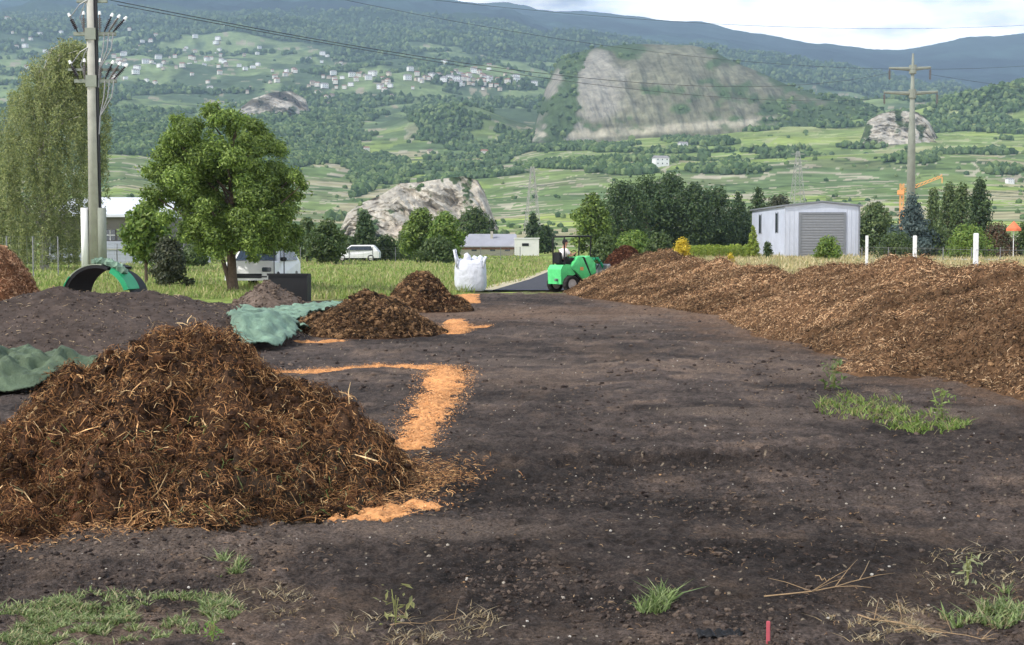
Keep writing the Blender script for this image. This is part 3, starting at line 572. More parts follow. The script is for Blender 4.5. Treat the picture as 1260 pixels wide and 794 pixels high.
TR = [
 ('small_tree', 180, 56, 248, 56, 'bright', 'small light green tree just left of the round leafy tree', 'round', 2600, .10),
 ('shrub', 209, 52, 290, 48, 'dull', 'dark dull shrub at the foot of the small light green tree', 'bush', 3000, .07),
 ('shrub', 240, 100, 300, 40, 'bush', 'green shrub behind the round leafy tree trunk', 'bush', 1500, .12),
 ('deciduous_tree', 403, 110, 272, 44, 'bush', 'low dark green tree right of the round leafy tree', 'round', 2600, .15),
 ('deciduous_tree', 378, 120, 268, 30, 'poplar', 'small green tree half hidden by the round leafy tree', 'round', 1800, .15),
 ('conifer', 449, 130, 262, 30, 'pine', 'narrow dark conifer before the grey cliff', 'column', 2600, .15),
 ('shrub', 428, 135, 292, 34, 'bush', 'green shrub left of the narrow dark conifer', 'bush', 1500, .15),
 ('shrub', 474, 132, 290, 34, 'bush', 'green shrub right of the narrow dark conifer', 'bush', 1500, .15),
 ('shrub', 498, 138, 284, 26, 'poplar', 'slim green shrub left of the bushy tree by the low house', 'bush', 1300, .15),
 ('deciduous_tree', 518, 125, 256, 46, 'walnut', 'bushy green tree left of the low grey roofed house', 'round', 3600, .15),
 ('deciduous_tree', 548, 122, 262, 40, 'bright', 'lighter green tree touching the low grey roofed house', 'round', 3000, .15),
 ('shrub', 540, 118, 292, 60, 'bush', 'dense dark shrub under the lighter green tree', 'bush', 2200, .14),
 ('deciduous_tree', 585, 260, 255, 46, 'bush', 'dark tree behind the low grey roofed house', 'round', 2000, .3),
 ('conifer', 656, 225, 262, 26, 'pine', 'dark conifer behind the white flat roofed building', 'cone', 2200, .25),
 ('conifer', 670, 220, 278, 26, 'pine', 'lower dark conifer right of the white flat roofed building', 'round', 1600, .25),
 ('deciduous_tree', 728, 150, 238, 44, 'walnut', 'leafy tree at the left end of the pine grove', 'round', 3400, .19),
 ('pine_tree', 765, 170, 222, 70, 'pine', 'dark pine right of the leafy end tree of the grove', 'round', 4200, .2),
 ('pine_tree', 795, 180, 216, 66, 'pine', 'tall dark pine in the left middle of the grove', 'round', 4200, .2),
 ('pine_tree', 824, 185, 212, 60, 'pine', 'tallest dark pine in the middle of the grove', 'round', 4200, .2),
 ('pine_tree', 852, 180, 224, 62, 'pine', 'broad dark pine right of the tallest one', 'round', 4000, .2),
 ('pine_tree', 880, 185, 230, 60, 'pine', 'dark pine above the bright green hedge', 'round', 3400, .2),
 ('conifer', 908, 190, 236, 52, 'pine', 'pointed dark conifer near the grey shed', 'cone', 3000, .2),
 ('conifer', 932, 200, 230, 54, 'pine', 'pointed conifer rising behind the left wall of the grey shed', 'cone', 3000, .2),
 ('deciduous_tree', 958, 215, 240, 44, 'dull', 'grey green tree rising above the grey shed roof', 'round', 2600, .24),
 ('shrub', 780, 120, 284, 56, 'bright', 'light green shrub in front of the pine grove', 'bush', 2600, .13),
 ('shrub', 812, 115, 286, 44, 'bush', 'rounded green shrub beside the yellow bush', 'bush', 2600, .13),
 ('shrub', 745, 110, 290, 40, 'bush', 'green shrub behind the green loader', 'bush', 2200, .13),
 ('yellow_bush', 839, 112, 293, 26, 'yellow', 'bright yellow flowering bush before the pine grove', 'bush', 1400, .09),
 ('yellow_bush', 899, 70, 311, 12, 'yellow', 'small yellow flowering plant in dry grass near the shed', 'bush', 400, .05),
 ('cypress', 926, 140, 277, 18, 'lime', 'small yellow green cypress at the left corner of the shed', 'cone', 1600, .1),
 ('shrub', 944, 145, 298, 12, 'bush', 'small round shrub against the left wall of the shed', 'bush', 500, .12),
 ('shrub', 1018, 125, 291, 36, 'bright', 'green shrub in front of the roller door of the shed', 'bush', 1700, .12),
 ('deciduous_tree', 1076, 175, 248, 48, 'poplar', 'green tree just right of the grey shed', 'round', 2800, .2),
 ('blue_spruce', 1121, 150, 238, 66, 'blue', 'blue grey spruce under the tall power pole', 'cone', 4000, .16),
 ('shrub', 1102, 140, 286, 60, 'bush', 'dark low shrub below the blue grey spruce', 'bush', 1600, .14),
 ('poplar', 1147, 190, 232, 24, 'poplar', 'slim poplar nearest to the blue grey spruce', 'column', 1700, .18),
 ('poplar', 1166, 180, 226, 30, 'poplar', 'second slim poplar right of the blue grey spruce', 'column', 2200, .18),
 ('poplar', 1182, 178, 228, 32, 'poplar', 'slim poplar in the middle of the row right of the spruce', 'column', 2200, .18),
 ('poplar', 1203, 175, 221, 36, 'pine', 'tallest darkest poplar at the right end of the row', 'column', 2600, .18),
 ('shrub', 1150, 150, 280, 50, 'bush', 'wide green shrub under the slim poplars', 'bush', 2000, .15),
 ('shrub', 1190, 140, 276, 60, 'bright', 'light green shrub at the foot of the tallest poplar', 'bush', 2400, .14),
 ('shrub', 1226, 150, 274, 44, 'rust', 'reddish brown shrub left of the orange parasol', 'bush', 1900, .14),
 ('shrub', 1262, 150, 272, 36, 'bush', 'dark green shrub at the right edge beyond the orange parasol', 'bush', 1700, .14),
]
for nm, px, Y, pt, wp, pal, lab, st, n, lf in TR:
    tree(nm, px, Y, pt, wp, pal, lab, 'tree' if 'tree' in nm or nm in ('conifer', 'poplar', 'blue_spruce', 'cypress') else 'shrub', st, n, lf, base=.3 if nm == 'small_tree' else (.02 if st == 'bush' else .1), k=26 if st != 'bush' else 16, clump=.34 if st != 'bush' else .42)
def hedge(a, b, h, label):
    a, b = np.array(a, float), np.array(b, float); n = 5000; t = RNG.random(n); w_ = RNG.uniform(-.6, .6, n); c = (a+b)/2; L = b-a; nn = np.array([-L[1], L[0]])/np.hypot(*L)
    hh = h*(.85+.25*fbm(t*14, t*0, 2, 7)); P = np.stack([a[0]+L[0]*t+nn[0]*w_-c[0], a[1]+L[1]*t+nn[1]*w_-c[1], hh*RNG.random(n)**.5], -1)
    root = empty('hedge', (c[0], c[1], 0), 0, label, 'hedge'); pc = lin(np.array(PALS['lime']), .85)
    leafmesh('foliage', P, RNG.normal(size=P.shape)+np.array([0, -.5, .6]), RNG.uniform(.06, .14, n), pc[RNG.integers(0, 3, n)], M_leaf, root)
    v = MB()
    for i in range(12): p = a+L*(i+.5)/12-c; v.tube([(p[0], p[1], 0), (p[0], p[1], h*.7)], .04, 5)
    v.build('stems', M_bark, root)
hedge((X(850, 135), 135), (X(922, 150), 150), Z(300, 140), 'long bright green clipped hedge left of the grey shed')
# ------------------------------------------------------------------ buildings
def gable_block(px0, px1, Y, depth, eave, ridge, wall, roof, root, over=.4, x0=None, x1=None, name_w='wall', side=False):
    x0 = x0 if x0 is not None else X(px0, Y)-root.location.x; x1 = x1 if x1 is not None else X(px1, Y)-root.location.x
    MB().box((x0, 0, -.2), (x1, depth, eave)).build(name_w, wall, root)
    return x0, x1
def shed():
    Y = 160; xa, xb = X(965, Y), X(1057, Y); W = xb-xa; root = empty('metal_shed', (xa, Y, 0), 0, 'large pale grey metal shed with a closed grey roller door', 'shed')
    e = Z(254, Y); r = Z(249.5, Y); L = 22
    MB().prism([(0, -.2), (W, -.2), (W, e), (W/2, r), (0, e)], 0, L).build('wall', M_shed, root)
    rb = MB(); t = .18
    for (ax, az, bx, bz) in ((-.25, e-.03, W/2, r+.02), (W/2, r+.02, W+.25, e-.03)): rb.prism([(ax, az+.02), (bx, bz+.02), (bx, bz+t+.02), (ax, az+t+.02)], -.25, L+.25)
    rb.build('roof', M_shedside, root)
    d0, d1 = X(985, Y)-xa, X(1037, Y)-xa; dz = Z(264, Y)
    fr = MB(); fr.box((d0-.25, -.12, 0), (d0, .05, dz+.25)).box((d1, -.12, 0), (d1+.25, .05, dz+.25)).box((d0, -.12, dz), (d1, .05, dz+.25)).build('door_frame', M_shedside, root)
    dr = MB(); nsl = 16
    for i in range(nsl): dr.prism([(-.03, dz*i/nsl), (-.08, dz*(i+.2)/nsl), (-.08, dz*(i+.8)/nsl), (-.03, dz*(i+1)/nsl)], d0, d1, 'x')
    dr.build('roller_door', M_door, root)
    rs = MB(); r2_ = MB()
    for i in range(0, int(W/.5)+1):
        x = i*.5
        if d0-.3 < x < d1+.25: rs.box((x-.03, -.03, dz+.3), (x+.03, 0.01, e-.15))
        else: rs.box((x-.03, -.03, 0), (x+.03, 0.01, e-.15))
    for i in range(1, 44): r2_.box((-.03, i*.5-.03, 0), (.01, i*.5+.03, e-.3))
    rs.build('front_cladding', M_shed, root); r2_.build('side_cladding', M_shed, root)
    for yy in (4, 15): 
        f = MB().box((-.08, yy, e-2.9), (-.01, yy+1.3, e-.7)).build('window', M_glass, root)
        MB().box((-.1, yy-.12, e-3.02), (-.03, yy, e-.58)).box((-.1, yy+1.3, e-3.02), (-.03, yy+1.42, e-.58)).build('frame', M_shedside, f)
    MB().tube([(W-.12, -.14, 0), (W-.12, -.14, e)], .07, 6).build('downpipe', M_shedside, root)
shed()
def factory():
    Y = 122; x0, x1 = X(60, Y), X(206, Y); root = empty('factory_building', (x0, Y, 0), 0, 'grey industrial building with pale sloping roof behind the concrete pole', 'building'); W = x1-x0
    zt = Z(247, Y); ze = Z(266, Y)
    MB().box((0, 0, -.1), (W-.1, 14, ze-.05)).build('wall', M_dwall, root)
    MB().prism([(-.9, ze-.1), (-.9, ze+.12), (9, Z(247, Y+9)+.3), (15, ze+.1), (15, ze-.1)], -.4, W, 'x').build('roof', M_wroof, root)
    MB().box((-.2, -.35, 0), (W-.3, -.02, Z(297, Y))).build('lower_wall', M_lwall, root)
    for i in range(5):
        xa = X(131+i*15, Y)-x0; f = MB().box((xa, -.1, Z(296, Y)), (xa+.85, -.01, Z(283, Y))).build('window', M_glass, root)
        MB().box((xa+.4, -.14, Z(296, Y)), (xa+.45, -.1, Z(283, Y))).box((xa, -.14, Z(290, Y)), (xa+.85, -.1, Z(289, Y))).build('frame', M_white, f)
    root2 = empty('concrete_wall', (x1, Y-8, 0), 0, 'low pale concrete yard wall behind the dull shrub', 'wall')
    b = MB(); 
    for i in range(5): b.box((-4+i*1.9, 0, 0), (-4+i*1.9+1.86, .2, 1.1))
    b.build('panels', M_lwall, root2); MB().box((-4.1, -.05, 1.1), (5.6, .25, 1.2)).build('coping', M_conc, root2)
factory()
def low_house():
    Y = 190; x0, x1 = X(562, Y), X(637, Y); root = empty('low_house', (x0, Y, 0), 0, 'low beige house with a wide grey roof behind the white bulk bag', 'house'); W = x1-x0
    ze = Z(303, Y); zr = Z(288, Y+4)
    MB().box((.1, 0, -.2), (W-.1, 8, ze)).build('wall', M_wall, root)
    MB().add([(-.4, -.6, ze), (W+.1, -.6, ze), (W+.1, 8.6, ze), (-.4, 8.6, ze), (1.6, 4, zr), (W-.2, 4, zr), (-.4, -.6, ze-.15), (W+.1, -.6, ze-.15), (W+.1, 8.6, ze-.15), (-.4, 8.6, ze-.15)],
             [(0, 1, 5, 4), (1, 2, 5), (2, 3, 4, 5), (3, 0, 4), (6, 7, 1, 0), (7, 8, 2, 1), (8, 9, 3, 2), (9, 6, 0, 3), (9, 8, 7, 6)]).build('roof', M_roof, root)
    MB().box((.1, -.05, ze-.45), (W-.1, -.01, ze-.16)).build('fascia', mat('brown_trim', lin((130, 92, 76)), noise=.2), root)
    MB().box((W*.55, 2.2, zr-.7), (W*.55+.35, 2.6, zr+.35)).build('chimney', M_wall, root)
    for xx in (2, 4.5, 6.5): MB().box((xx, -.04, .6), (xx+.7, -.01, 1.2)).build('window', M_glass, root)
    x2, x3 = X(633, Y-2), X(663, Y-2); r2 = empty('flat_building', (x2, Y-3, 0), 0, 'small white flat roofed building with one dark window', 'building')
    MB().box((0, 0, -.2), (x3-x2, 4, Z(294, Y-2))).build('wall', M_whitewall, r2); MB().box((-.08, -.08, Z(294, Y-2)), (x3-x2+.08, 4.08, Z(292.8, Y-2))).build('roof', M_white, r2)
    MB().box((1.0, -.04, Z(303, Y)), (1.9, -.01, Z(299.5, Y))).build('window', M_black, r2)
low_house()
# yellow and orange crane, orange parasol
def crane():
    Y = 300; root = empty('tower_crane', (X(1108, Y), Y, 0), 0, 'small orange crane with raised jib behind the blue grey spruce', 'crane'); b = MB(); H = Z(226, Y)
    for sx in (-.35, .35):
        for sy in (-.35, .35): b.tube([(sx, sy, 0), (sx, sy, H)], .07, 4)
    for i in range(10):
        z0, z1 = H*i/10, H*(i+1)/10
        for sy in (-.35, .35): b.tube([(-.35, sy, z0), (.35, sy, z1)], .05, 4); b.tube([(.35, sy, z0), (-.35, sy, z1)], .05, 4)
    b.build('mast', M_orange, root); j = MB(); x1 = X(1157, Y)-X(1108, Y); zz = Z(218, Y)
    for dz in (0, .8): j.tube([(0, 0, Z(238, Y)+dz), (x1, 0, zz+dz*.4)], .09, 4)
    for i in range(10): t = i/10; j.tube([(x1*t, 0, Z(238, Y)+(zz-Z(238, Y))*t), (x1*(t+.1), 0, Z(238, Y)+(zz-Z(238, Y))*(t+.1)+.6)], .08, 4)
    j.tube([(x1, 0, zz), (x1, 0, zz-1.3)], .12, 4); j.build('jib', M_orange, root)
    MB().box((-.9, -.5, Z(240, Y)), (.4, .5, Z(234, Y)), bev=.1).build('cab', M_orange, root)
crane()
def parasol():
    Y = 140; root = empty('parasol', (X(1246, Y), Y, 0), 0, 'orange parasol between the shrubs at the right edge', 'parasol')
    MB().tube([(0, 0, 0), (0, 0, 2.9)], .04, 6).build('pole', M_white, root); n = 8; zt = Z(272, Y); vs = [(0, 0, zt)]
    for k in range(n): a = k*2*math.pi/n; vs.append((.75*math.cos(a), .75*math.sin(a), zt-.75))
    for k in range(n): a = k*2*math.pi/n; vs.append((.75*math.cos(a), .75*math.sin(a), zt-1.0))
    MB().add(vs, [(0, 1+k, 1+(k+1) % n) for k in range(n)]+[(1+k, 9+k, 9+(k+1) % n, 1+(k+1) % n) for k in range(n)]).build('canopy', mat('orange_cloth', lin((214, 116, 80)), noise=.1), root)
parasol()
# ------------------------------------------------------------------ road and verge
rp = [gp(606, 359), gp(652, 345), gp(676, 335), gp(694, 327)]; rq = [gp(735, 359), gp(722, 345), gp(712, 335), gp(712, 327)]
def strip(name, A, B, z, m, thick=.0):
    V = [(a[0], a[1], z) for a in A]+[(b[0], b[1], z) for b in B]; n = len(A); F = [(i, i+n, i+n+1, i+1) for i in range(n-1)]
    V += [(v[0], v[1], z-.06) for v in V]; F += [(i+2*n, i+1+2*n, i+n+1+2*n, i+n+2*n) for i in range(n-1)]
    F += [(i, i+1, i+1+2*n, i+2*n) for i in range(n-1)]+[(i+n+1, i+n, i+n+2*n, i+n+1+2*n) for i in range(n-1)]
    o = MB().add(V, F).build(name, m); o['kind'] = 'structure'; return o
strip('road', rp, rq, .05, M_asph)
gv = [gp(575, 359), gp(640, 344), gp(668, 334.5), gp(690, 327)]; strip('gravel_verge', gv, [(a[0]-.02, a[1]) for a in rp], .045, mat('verge', lin((176, 165, 138)), noise=.35, scale=3, bump=.5, bscale=20))
A_, B_ = [(X(1030, 128), 128), (X(1500, 112), 112)], [(X(1030, 132), 132.), (X(1500, 118), 118)]
strip('path', A_, B_, .25, mat('pale_path', lin((170, 168, 160)), noise=.15, scale=1))
# ------------------------------------------------------------------ heaps
def fibres(P, Nn, n, L, Wd, pal, seed=0, lift=.02, curl=.35, wts=None):
    k = RNG.integers(0, len(P), n); p = P[k]+RNG.normal(size=(n, 3))*.012; nn = Nn[k]+RNG.normal(size=(n, 3))*.25; nn /= np.linalg.norm(nn, axis=1)[:, None]
    r = RNG.normal(size=(n, 3)); d = np.cross(nn, r); d /= np.linalg.norm(d, axis=1)[:, None]; d += nn*RNG.uniform(-.15, .35, (n, 1)); s = np.cross(d, nn); s /= np.linalg.norm(s, axis=1)[:, None]
    l = RNG.uniform(L[0], L[1], (n, 1))*RNG.random((n, 1))**.6+L[0]*.5; w_ = RNG.uniform(Wd[0], Wd[1], (n, 1)); p = p+nn*lift*RNG.random((n, 1)); c = s*l*RNG.uniform(-curl, curl, (n, 1))
    a = p-d*l*.5; m = p+c+nn*l*.1; b = p+d*l*.5
    th = nn*w_*.45
    V = np.stack([a-s*w_*.4, a+s*w_*.4, m-s*w_*.5, m+s*w_*.5, b-s*w_*.25, b+s*w_*.25, a+th, m+th, b+th], 1).reshape(-1, 3)
    base = np.array([(0, 2, 7, 6), (2, 4, 8, 7), (1, 6, 7, 3), (3, 7, 8, 5)])
    F = (base[None]+np.arange(n)[:, None, None]*9).reshape(-1, 4)
    pal = lin(np.array(pal), .9); C = pal[RNG.choice(len(pal), n, p=wts)]*RNG.uniform(.75, 1.2, (n, 1)); return V, F, np.repeat(C, 9, 0)
def heap(name, hf, bb, res, cf, m, label, cat, fib=None, loc=None, smooth=True, chunks=None, structure=None, extra=None):
    x = np.arange(bb[0], bb[1], res); y = np.arange(bb[2], bb[3], res*1.0); XX, YY = np.meshgrid(x, y); H = hf(XX, YY)
    nc = len(x); idx = np.arange(len(y)-1)[:, None]*nc+np.arange(nc-1)[None, :]
    q = np.stack([idx, idx+1, idx+nc+1, idx+nc], -1).reshape(-1, 4); hh = H.ravel(); q = q[(hh[q] > -.04).any(1)]
    V = np.stack([XX.ravel(), YY.ravel(), np.maximum(hh, -.12)], -1); C = cf(XX, YY, H).reshape(-1, 3)
    us, inv = np.unique(q, return_inverse=True); q = inv.reshape(-1, 4); V = V[us]; C = C[us]
    gy, gx = np.gradient(H, y, x); Nn = np.stack([-gx.ravel(), -gy.ravel(), np.ones(H.size)], -1)[us]; Nn /= np.linalg.norm(Nn, axis=1)[:, None]
    Fs = [q]; ok = V[:, 2] > .0; n0 = len(V); Vs, Cs = [V], [C]
    for fb in (fib or []):
        Pk = V[ok]; Nk = Nn[ok]
        if 'where' in fb: s = fb['where'](Pk); Pk, Nk = Pk[s], Nk[s]
        if not len(Pk): continue
        v, f, c = fibres(Pk, Nk, fb['n'], fb['L'], fb['W'], fb['pal'], lift=fb.get('lift', .02), curl=fb.get('curl', .35), wts=fb.get('wts')); c = c*np.clip(1+1.5*fbm(v[:, 0]*fb.get('ps', 3), v[:, 1]*fb.get('ps', 3)+v[:, 2]*4, 4, 402), .3, 1.8)[:, None]; Vs.append(v); Fs.append(f+n0); Cs.append(c); n0 += len(v)
    if chunks:
        n, s0, s1, pal = chunks; k = RNG.integers(0, ok.sum(), n); P = V[ok][k]; r = s0+(s1-s0)*RNG.random(n)**3; pc = lin(np.array(pal), .9)
        v, f, c = blobs(P+Nn[ok][k]*r[:, None]*.3, r, r*.8, pc[RNG.integers(0, len(pc), n)], .45); Vs.append(v); Fs.append(f+n0); Cs.append(c); n0 += len(v)
    loc = loc or ((bb[0]+bb[1])/2, (bb[2]+bb[3])/2, 0)
    Fall = np.concatenate([len(f)*[0] for f in Fs])
    o = npmesh(name, np.concatenate(Vs), Fs, np.concatenate(Cs), [m], loc=loc, smooth=smooth)
    me = o.data
    if fib or chunks:
        sm = np.zeros(len(me.polygons), bool); sm[:len(q)] = True; me.polygons.foreach_set('use_smooth', sm)
    tag(o, label, cat); return o
def dome(x, y, cx, cy, rx, ry, H, p=1.35, e=2): r = np.hypot((x-cx)/rx, (y-cy)/ry); return H*(1-r**p)
def smax(*a, k=.08): m = np.max(a, 0); return m+k*np.log(sum(np.exp((v-m)/k) for v in a))-k*math.log(1.0)*0-k*.25
STRAW = [(232, 198, 148), (208, 166, 116), (184, 138, 92), (156, 112, 74), (124, 88, 60), (90, 65, 48), (60, 45, 36)]
def h_front(x, y):
    w_ = fbm(x*2.2, y*2.2, 3, 101)*.2
    h = smax(dome(x, y, -2.32, 10.0, 1.5, 2.1, .87, 1.7), dome(x, y, -2.35, 10.2, 1.0, 1.0, .90, 3.8), dome(x, y, -1.45, 9.5, .75, 1.1, .44, 2.2), dome(x, y, -1.16, 9.4, .38, .5, .42, 4), dome(x, y, -3.5, 8.6, 1.0, 1.0, .33, 1.5), dome(x, y, -2.5, 8.9, 1.6, 1.25, .40, 1.5), dome(x, y, -1.9, 8.7, 1.1, .8, .20, 1.6), k=.05)
    a = fbm(x*4.5, y*4.5, 4, 102)*.22+np.abs(fbm(x*11, y*11, 3, 103))*.14-.06+fbm(x*28, y*28, 2, 104)*.05
    return h+(a+w_)*sstep(-.1, .15, h)
def c_front(x, y, h):
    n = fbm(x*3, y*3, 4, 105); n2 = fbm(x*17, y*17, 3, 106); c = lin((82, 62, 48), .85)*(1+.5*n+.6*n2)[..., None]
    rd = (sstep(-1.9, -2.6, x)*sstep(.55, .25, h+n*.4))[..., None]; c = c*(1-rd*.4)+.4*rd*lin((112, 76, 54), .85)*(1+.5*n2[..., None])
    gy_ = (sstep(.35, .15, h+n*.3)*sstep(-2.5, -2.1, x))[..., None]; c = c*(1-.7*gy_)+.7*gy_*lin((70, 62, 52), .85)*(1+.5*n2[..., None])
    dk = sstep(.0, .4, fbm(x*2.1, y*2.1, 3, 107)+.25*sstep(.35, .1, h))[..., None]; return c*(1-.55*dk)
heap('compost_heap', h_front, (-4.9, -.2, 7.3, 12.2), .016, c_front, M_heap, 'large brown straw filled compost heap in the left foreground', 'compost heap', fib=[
    dict(n=90000, L=(.015, .07), W=(.002, .006), pal=STRAW[1:], wts=[.05, .13, .20, .24, .21, .17], lift=.05, ps=4),
    dict(n=8000, L=(.04, .13), W=(.002, .007), pal=STRAW, wts=[.08, .14, .22, .22, .16, .1, .08], lift=.05, curl=.5),
    dict(n=900, L=(.06, .22), W=(.004, .012), pal=STRAW[:4], lift=.05, curl=.15),
    dict(n=8000, L=(.02, .09), W=(.002, .006), pal=[(146, 98, 66), (124, 82, 56), (168, 118, 80)], lift=.05, where=lambda P: (P[:, 0] < -2.0) & (P[:, 2] < .42)),
    dict(n=300, L=(.03, .12), W=(.004, .008), pal=[(112, 128, 74), (132, 142, 90), (150, 150, 112)], lift=.05, where=lambda P: (P[:, 1] < 9.0) & (P[:, 0] > -3.2) & (P[:, 2] < .45))],
    chunks=(6000, .008, .042, [(66, 46, 34), (92, 64, 44), (48, 36, 28)]))
def h_soil(x, y):
    d, t = seg_d(x, y, [(-12.5, 21.5), (-8.2, 21.5), (-5.9, 23.4)]); d2, t2 = seg_d(x, y, [(-6.8, 24.2), (-5.2, 25.2)])
    h = smax(.80+.07*np.sin(x*1.1+1)-.30*d, .92-.33*np.hypot((x+7.2)/1.1, (y-22.4)), .84-.36*np.hypot((x+9.6), (y-21.6)), .58-.40*d2, k=.03)
    return h+(fbm(x*.9, y*.9, 3, 111)*.10+fbm(x*5, y*2, 4, 112)*.06+fbm(x*16, y*16, 2, 113)*.012)*sstep(-.1, .2, h)
def c_soil(x, y, h):
    n = fbm(x*1.5, y*1.5, 4, 114); n2 = fbm(x*12, y*12, 3, 115); return lin((84, 73, 67), .86)*(1+.4*n+.5*n2)[..., None]
heap('soil_heap', h_soil, (-14.5, -2.2, 17.2, 28.8), .05, c_soil, M_fine, 'long low dark grey soil heap at the left behind the straw compost', 'soil heap',
     fib=[dict(n=2500, L=(.02, .1), W=(.006, .016), pal=[(150, 130, 105), (120, 100, 84), (170, 150, 120)])], chunks=(7000, .006, .024, [(78, 69, 64), (92, 82, 75), (64, 56, 53), (104, 92, 84)]))
def simple_heap(name, px, Y, py_top, wpx, ry, col, label, fibn, pal, p=1.25, seed=0, res=.035, dy=0, rough=1., extra=None, cat='compost heap'):
    cx = X(px, Y); H = Z(py_top, Y); rx = wpx/F_PX*Y/2
    def hf(x, y):
        h = dome(x, y, cx, Y, rx, ry, H*1.04, p)
        if extra: h = smax(h, *[dome(x, y, cx+a, Y+b, c, d, e, 1.4) for a, b, c, d, e in extra], k=.04)
        return h+(fbm(x*2.5, y*2.5, 3, seed)*.16+fbm(x*8, y*8, 3, seed+1)*.09+fbm(x*24, y*24, 2, seed+2)*.03)*rough*sstep(-.1, .15, h)
    def cf(x, y, h): return lin(col, .85)*(1+.45*fbm(x*3, y*3, 3, seed+3)+.5*fbm(x*14, y*14, 3, seed+4))[..., None]
    m = max(rx, ry)+.9; fb = [dict(n=fibn, L=(.03, .15), W=(.006, .016), pal=pal, lift=.04)] if fibn else None
    return heap(name, hf, (cx-m-.6, cx+m+.6, Y-ry-.9, Y+ry+.9), res, cf, M_heap if rough > .6 else M_fine, label, cat, fib=fb, chunks=(int(fibn*.35)+600, .012, .055, pal))
BR = [(124, 96, 70), (96, 74, 54), (74, 58, 44), (156, 122, 88), (52, 42, 34)]
simple_heap('compost_heap', 452, 25.2, 358, 165, 1.5, (74, 54, 40), 'dark brown compost heap in the middle beside the green tarp', 9000, BR, 1.3, 121, extra=[(-.75, .0, .8, 1.0, .30), (.7, -.1, .75, .9, .30), (-.1, .5, 1.0, .8, .6)])
simple_heap('compost_heap', 516, 34, 337, 92, 1.3, (72, 50, 36), 'rounded dark brown compost heap just left of the white bulk bag', 7000, BR, 1.7, 131, extra=[(-1.1, -.6, .9, .9, .42), (.6, -.3, .7, .8, .4)])
simple_heap('compost_heap', 2, 27.5, 305, 105, 1.5, (126, 86, 60), 'reddish brown compost heap at the far left edge', 6000, [(180, 136, 104), (152, 112, 84), (114, 84, 64), (198, 158, 124)], 1.5, 141, extra=[(.9, .2, .8, .8, .75)])
simple_heap('soil_heap', 330, 36.5, 346, 92, 1.2, (112, 98, 88), 'small smooth grey brown soil cone before the black bin', 0, [(110, 96, 84), (90, 78, 70)], 1.15, 151, rough=.3, cat='soil heap')
simple_heap('compost_heap', 768, 50.5, 308, 66, .8, (72, 44, 34), 'dark brown compost pile behind the green loader', 3000, [(84, 54, 40), (62, 42, 34), (104, 70, 52)], 2.8, 161)
MUL = [(172, 136, 100), (148, 114, 84), (124, 94, 70), (96, 74, 56), (196, 164, 128), (70, 55, 43)]
def c_mul(x, y, h):
    n = fbm(x*1.2, y*1.2, 4, 175); n2 = fbm(x*10, y*10, 3, 176); return lin((108, 82, 60), .85)*(1+.45*n+.6*n2)[..., None]
def h_near(x, y):
    d, t = seg_d(x, y, [(8.0, 13.6), (7.55, 16.5), (7.2, 20), (6.9, 24), (6.8, 29.6)])
    h = 1.22-.06*t+.12*fbm(y*.45, y*0, 2, 177)-.45*np.maximum(d-.2, 0)-.02*d*d
    h = smax(h, .30-.35*np.hypot((x-4.75)/.8, y-17.6), k=.05)
    return h+(fbm(x*1.0, y*1.0, 3, 171)*.24+fbm(x*5, y*5, 4, 172)*.13+fbm(x*16, y*16, 2, 173)*.05)*sstep(-.1, .2, h)
heap('mulch_windrow', h_near, (3.4, 12.6, 9.6, 33.), .04, c_mul, M_heap, 'nearer long bark mulch windrow reaching the right edge', 'mulch heap', fib=[
    dict(n=110000, L=(.02, .08), W=(.006, .015), pal=MUL, lift=.06, ps=1.2, curl=.2), dict(n=800, L=(.05, .16), W=(.006, .014), pal=[(214, 184, 150), (190, 156, 122)], lift=.05)], chunks=(5000, .01, .035, MUL))
def h_farw(x, y):
    d, t = seg_d(x, y, [(3.9, 45.6), (4.9, 40), (6.2, 32.8)])
    h = 1.16-.52*d+.1*np.sin(t*5)
    return h+(fbm(x*.9, y*.9, 3, 181)*.24+fbm(x*4.5, y*4.5, 4, 182)*.12+fbm(x*14, y*14, 2, 183)*.04)*sstep(-.1, .2, h)
heap('mulch_windrow', h_farw, (1.0, 10.5, 27.5, 48.8), .055, c_mul, M_heap, 'farther bark mulch windrow the green loader is working on', 'mulch heap', fib=[
    dict(n=60000, L=(.03, .11), W=(.010, .022), pal=MUL, lift=.06, ps=1.0, curl=.2)], chunks=(3500, .012, .045, MUL))
# sawdust -----------------------------------------------------------
def band(x, y, pts, soft=.5):
    best = np.zeros(np.shape(x))
    for i in range(len(pts)-1):
        (ax, ay, aw), (bx, by, bw) = pts[i], pts[i+1]; L2 = (bx-ax)**2+(by-ay)**2
        t = np.clip(((x-ax)*(bx-ax)+(y-ay)*(by-ay))/L2, 0, 1); d = np.hypot(x-ax-t*(bx-ax), (y-ay-t*(by-ay))); w_ = (aw+(bw-aw)*t)*.82
        best = np.maximum(best, 1-d/w_)
    return best
g3 = lambda px, py, w_: (*gp(px, py), w_)
SAWP = [[g3(552, 455, .34), g3(545, 478, .30), g3(530, 508, .26), g3(515, 532, .22), g3(508, 550, .22)], [g3(335, 457, .22), g3(400, 455, .20), g3(470, 452, .22), g3(540, 452, .36)],
        [g3(562, 394, .34), g3(560, 412, .26)], [g3(415, 638, .15), g3(450, 632, .22), g3(520, 618, .18)], [g3(575, 363, .5), g3(577, 373, .4)], [g3(345, 421, .14), g3(420, 420, .12)], [g3(545, 404, .25), g3(600, 402, .14)]]
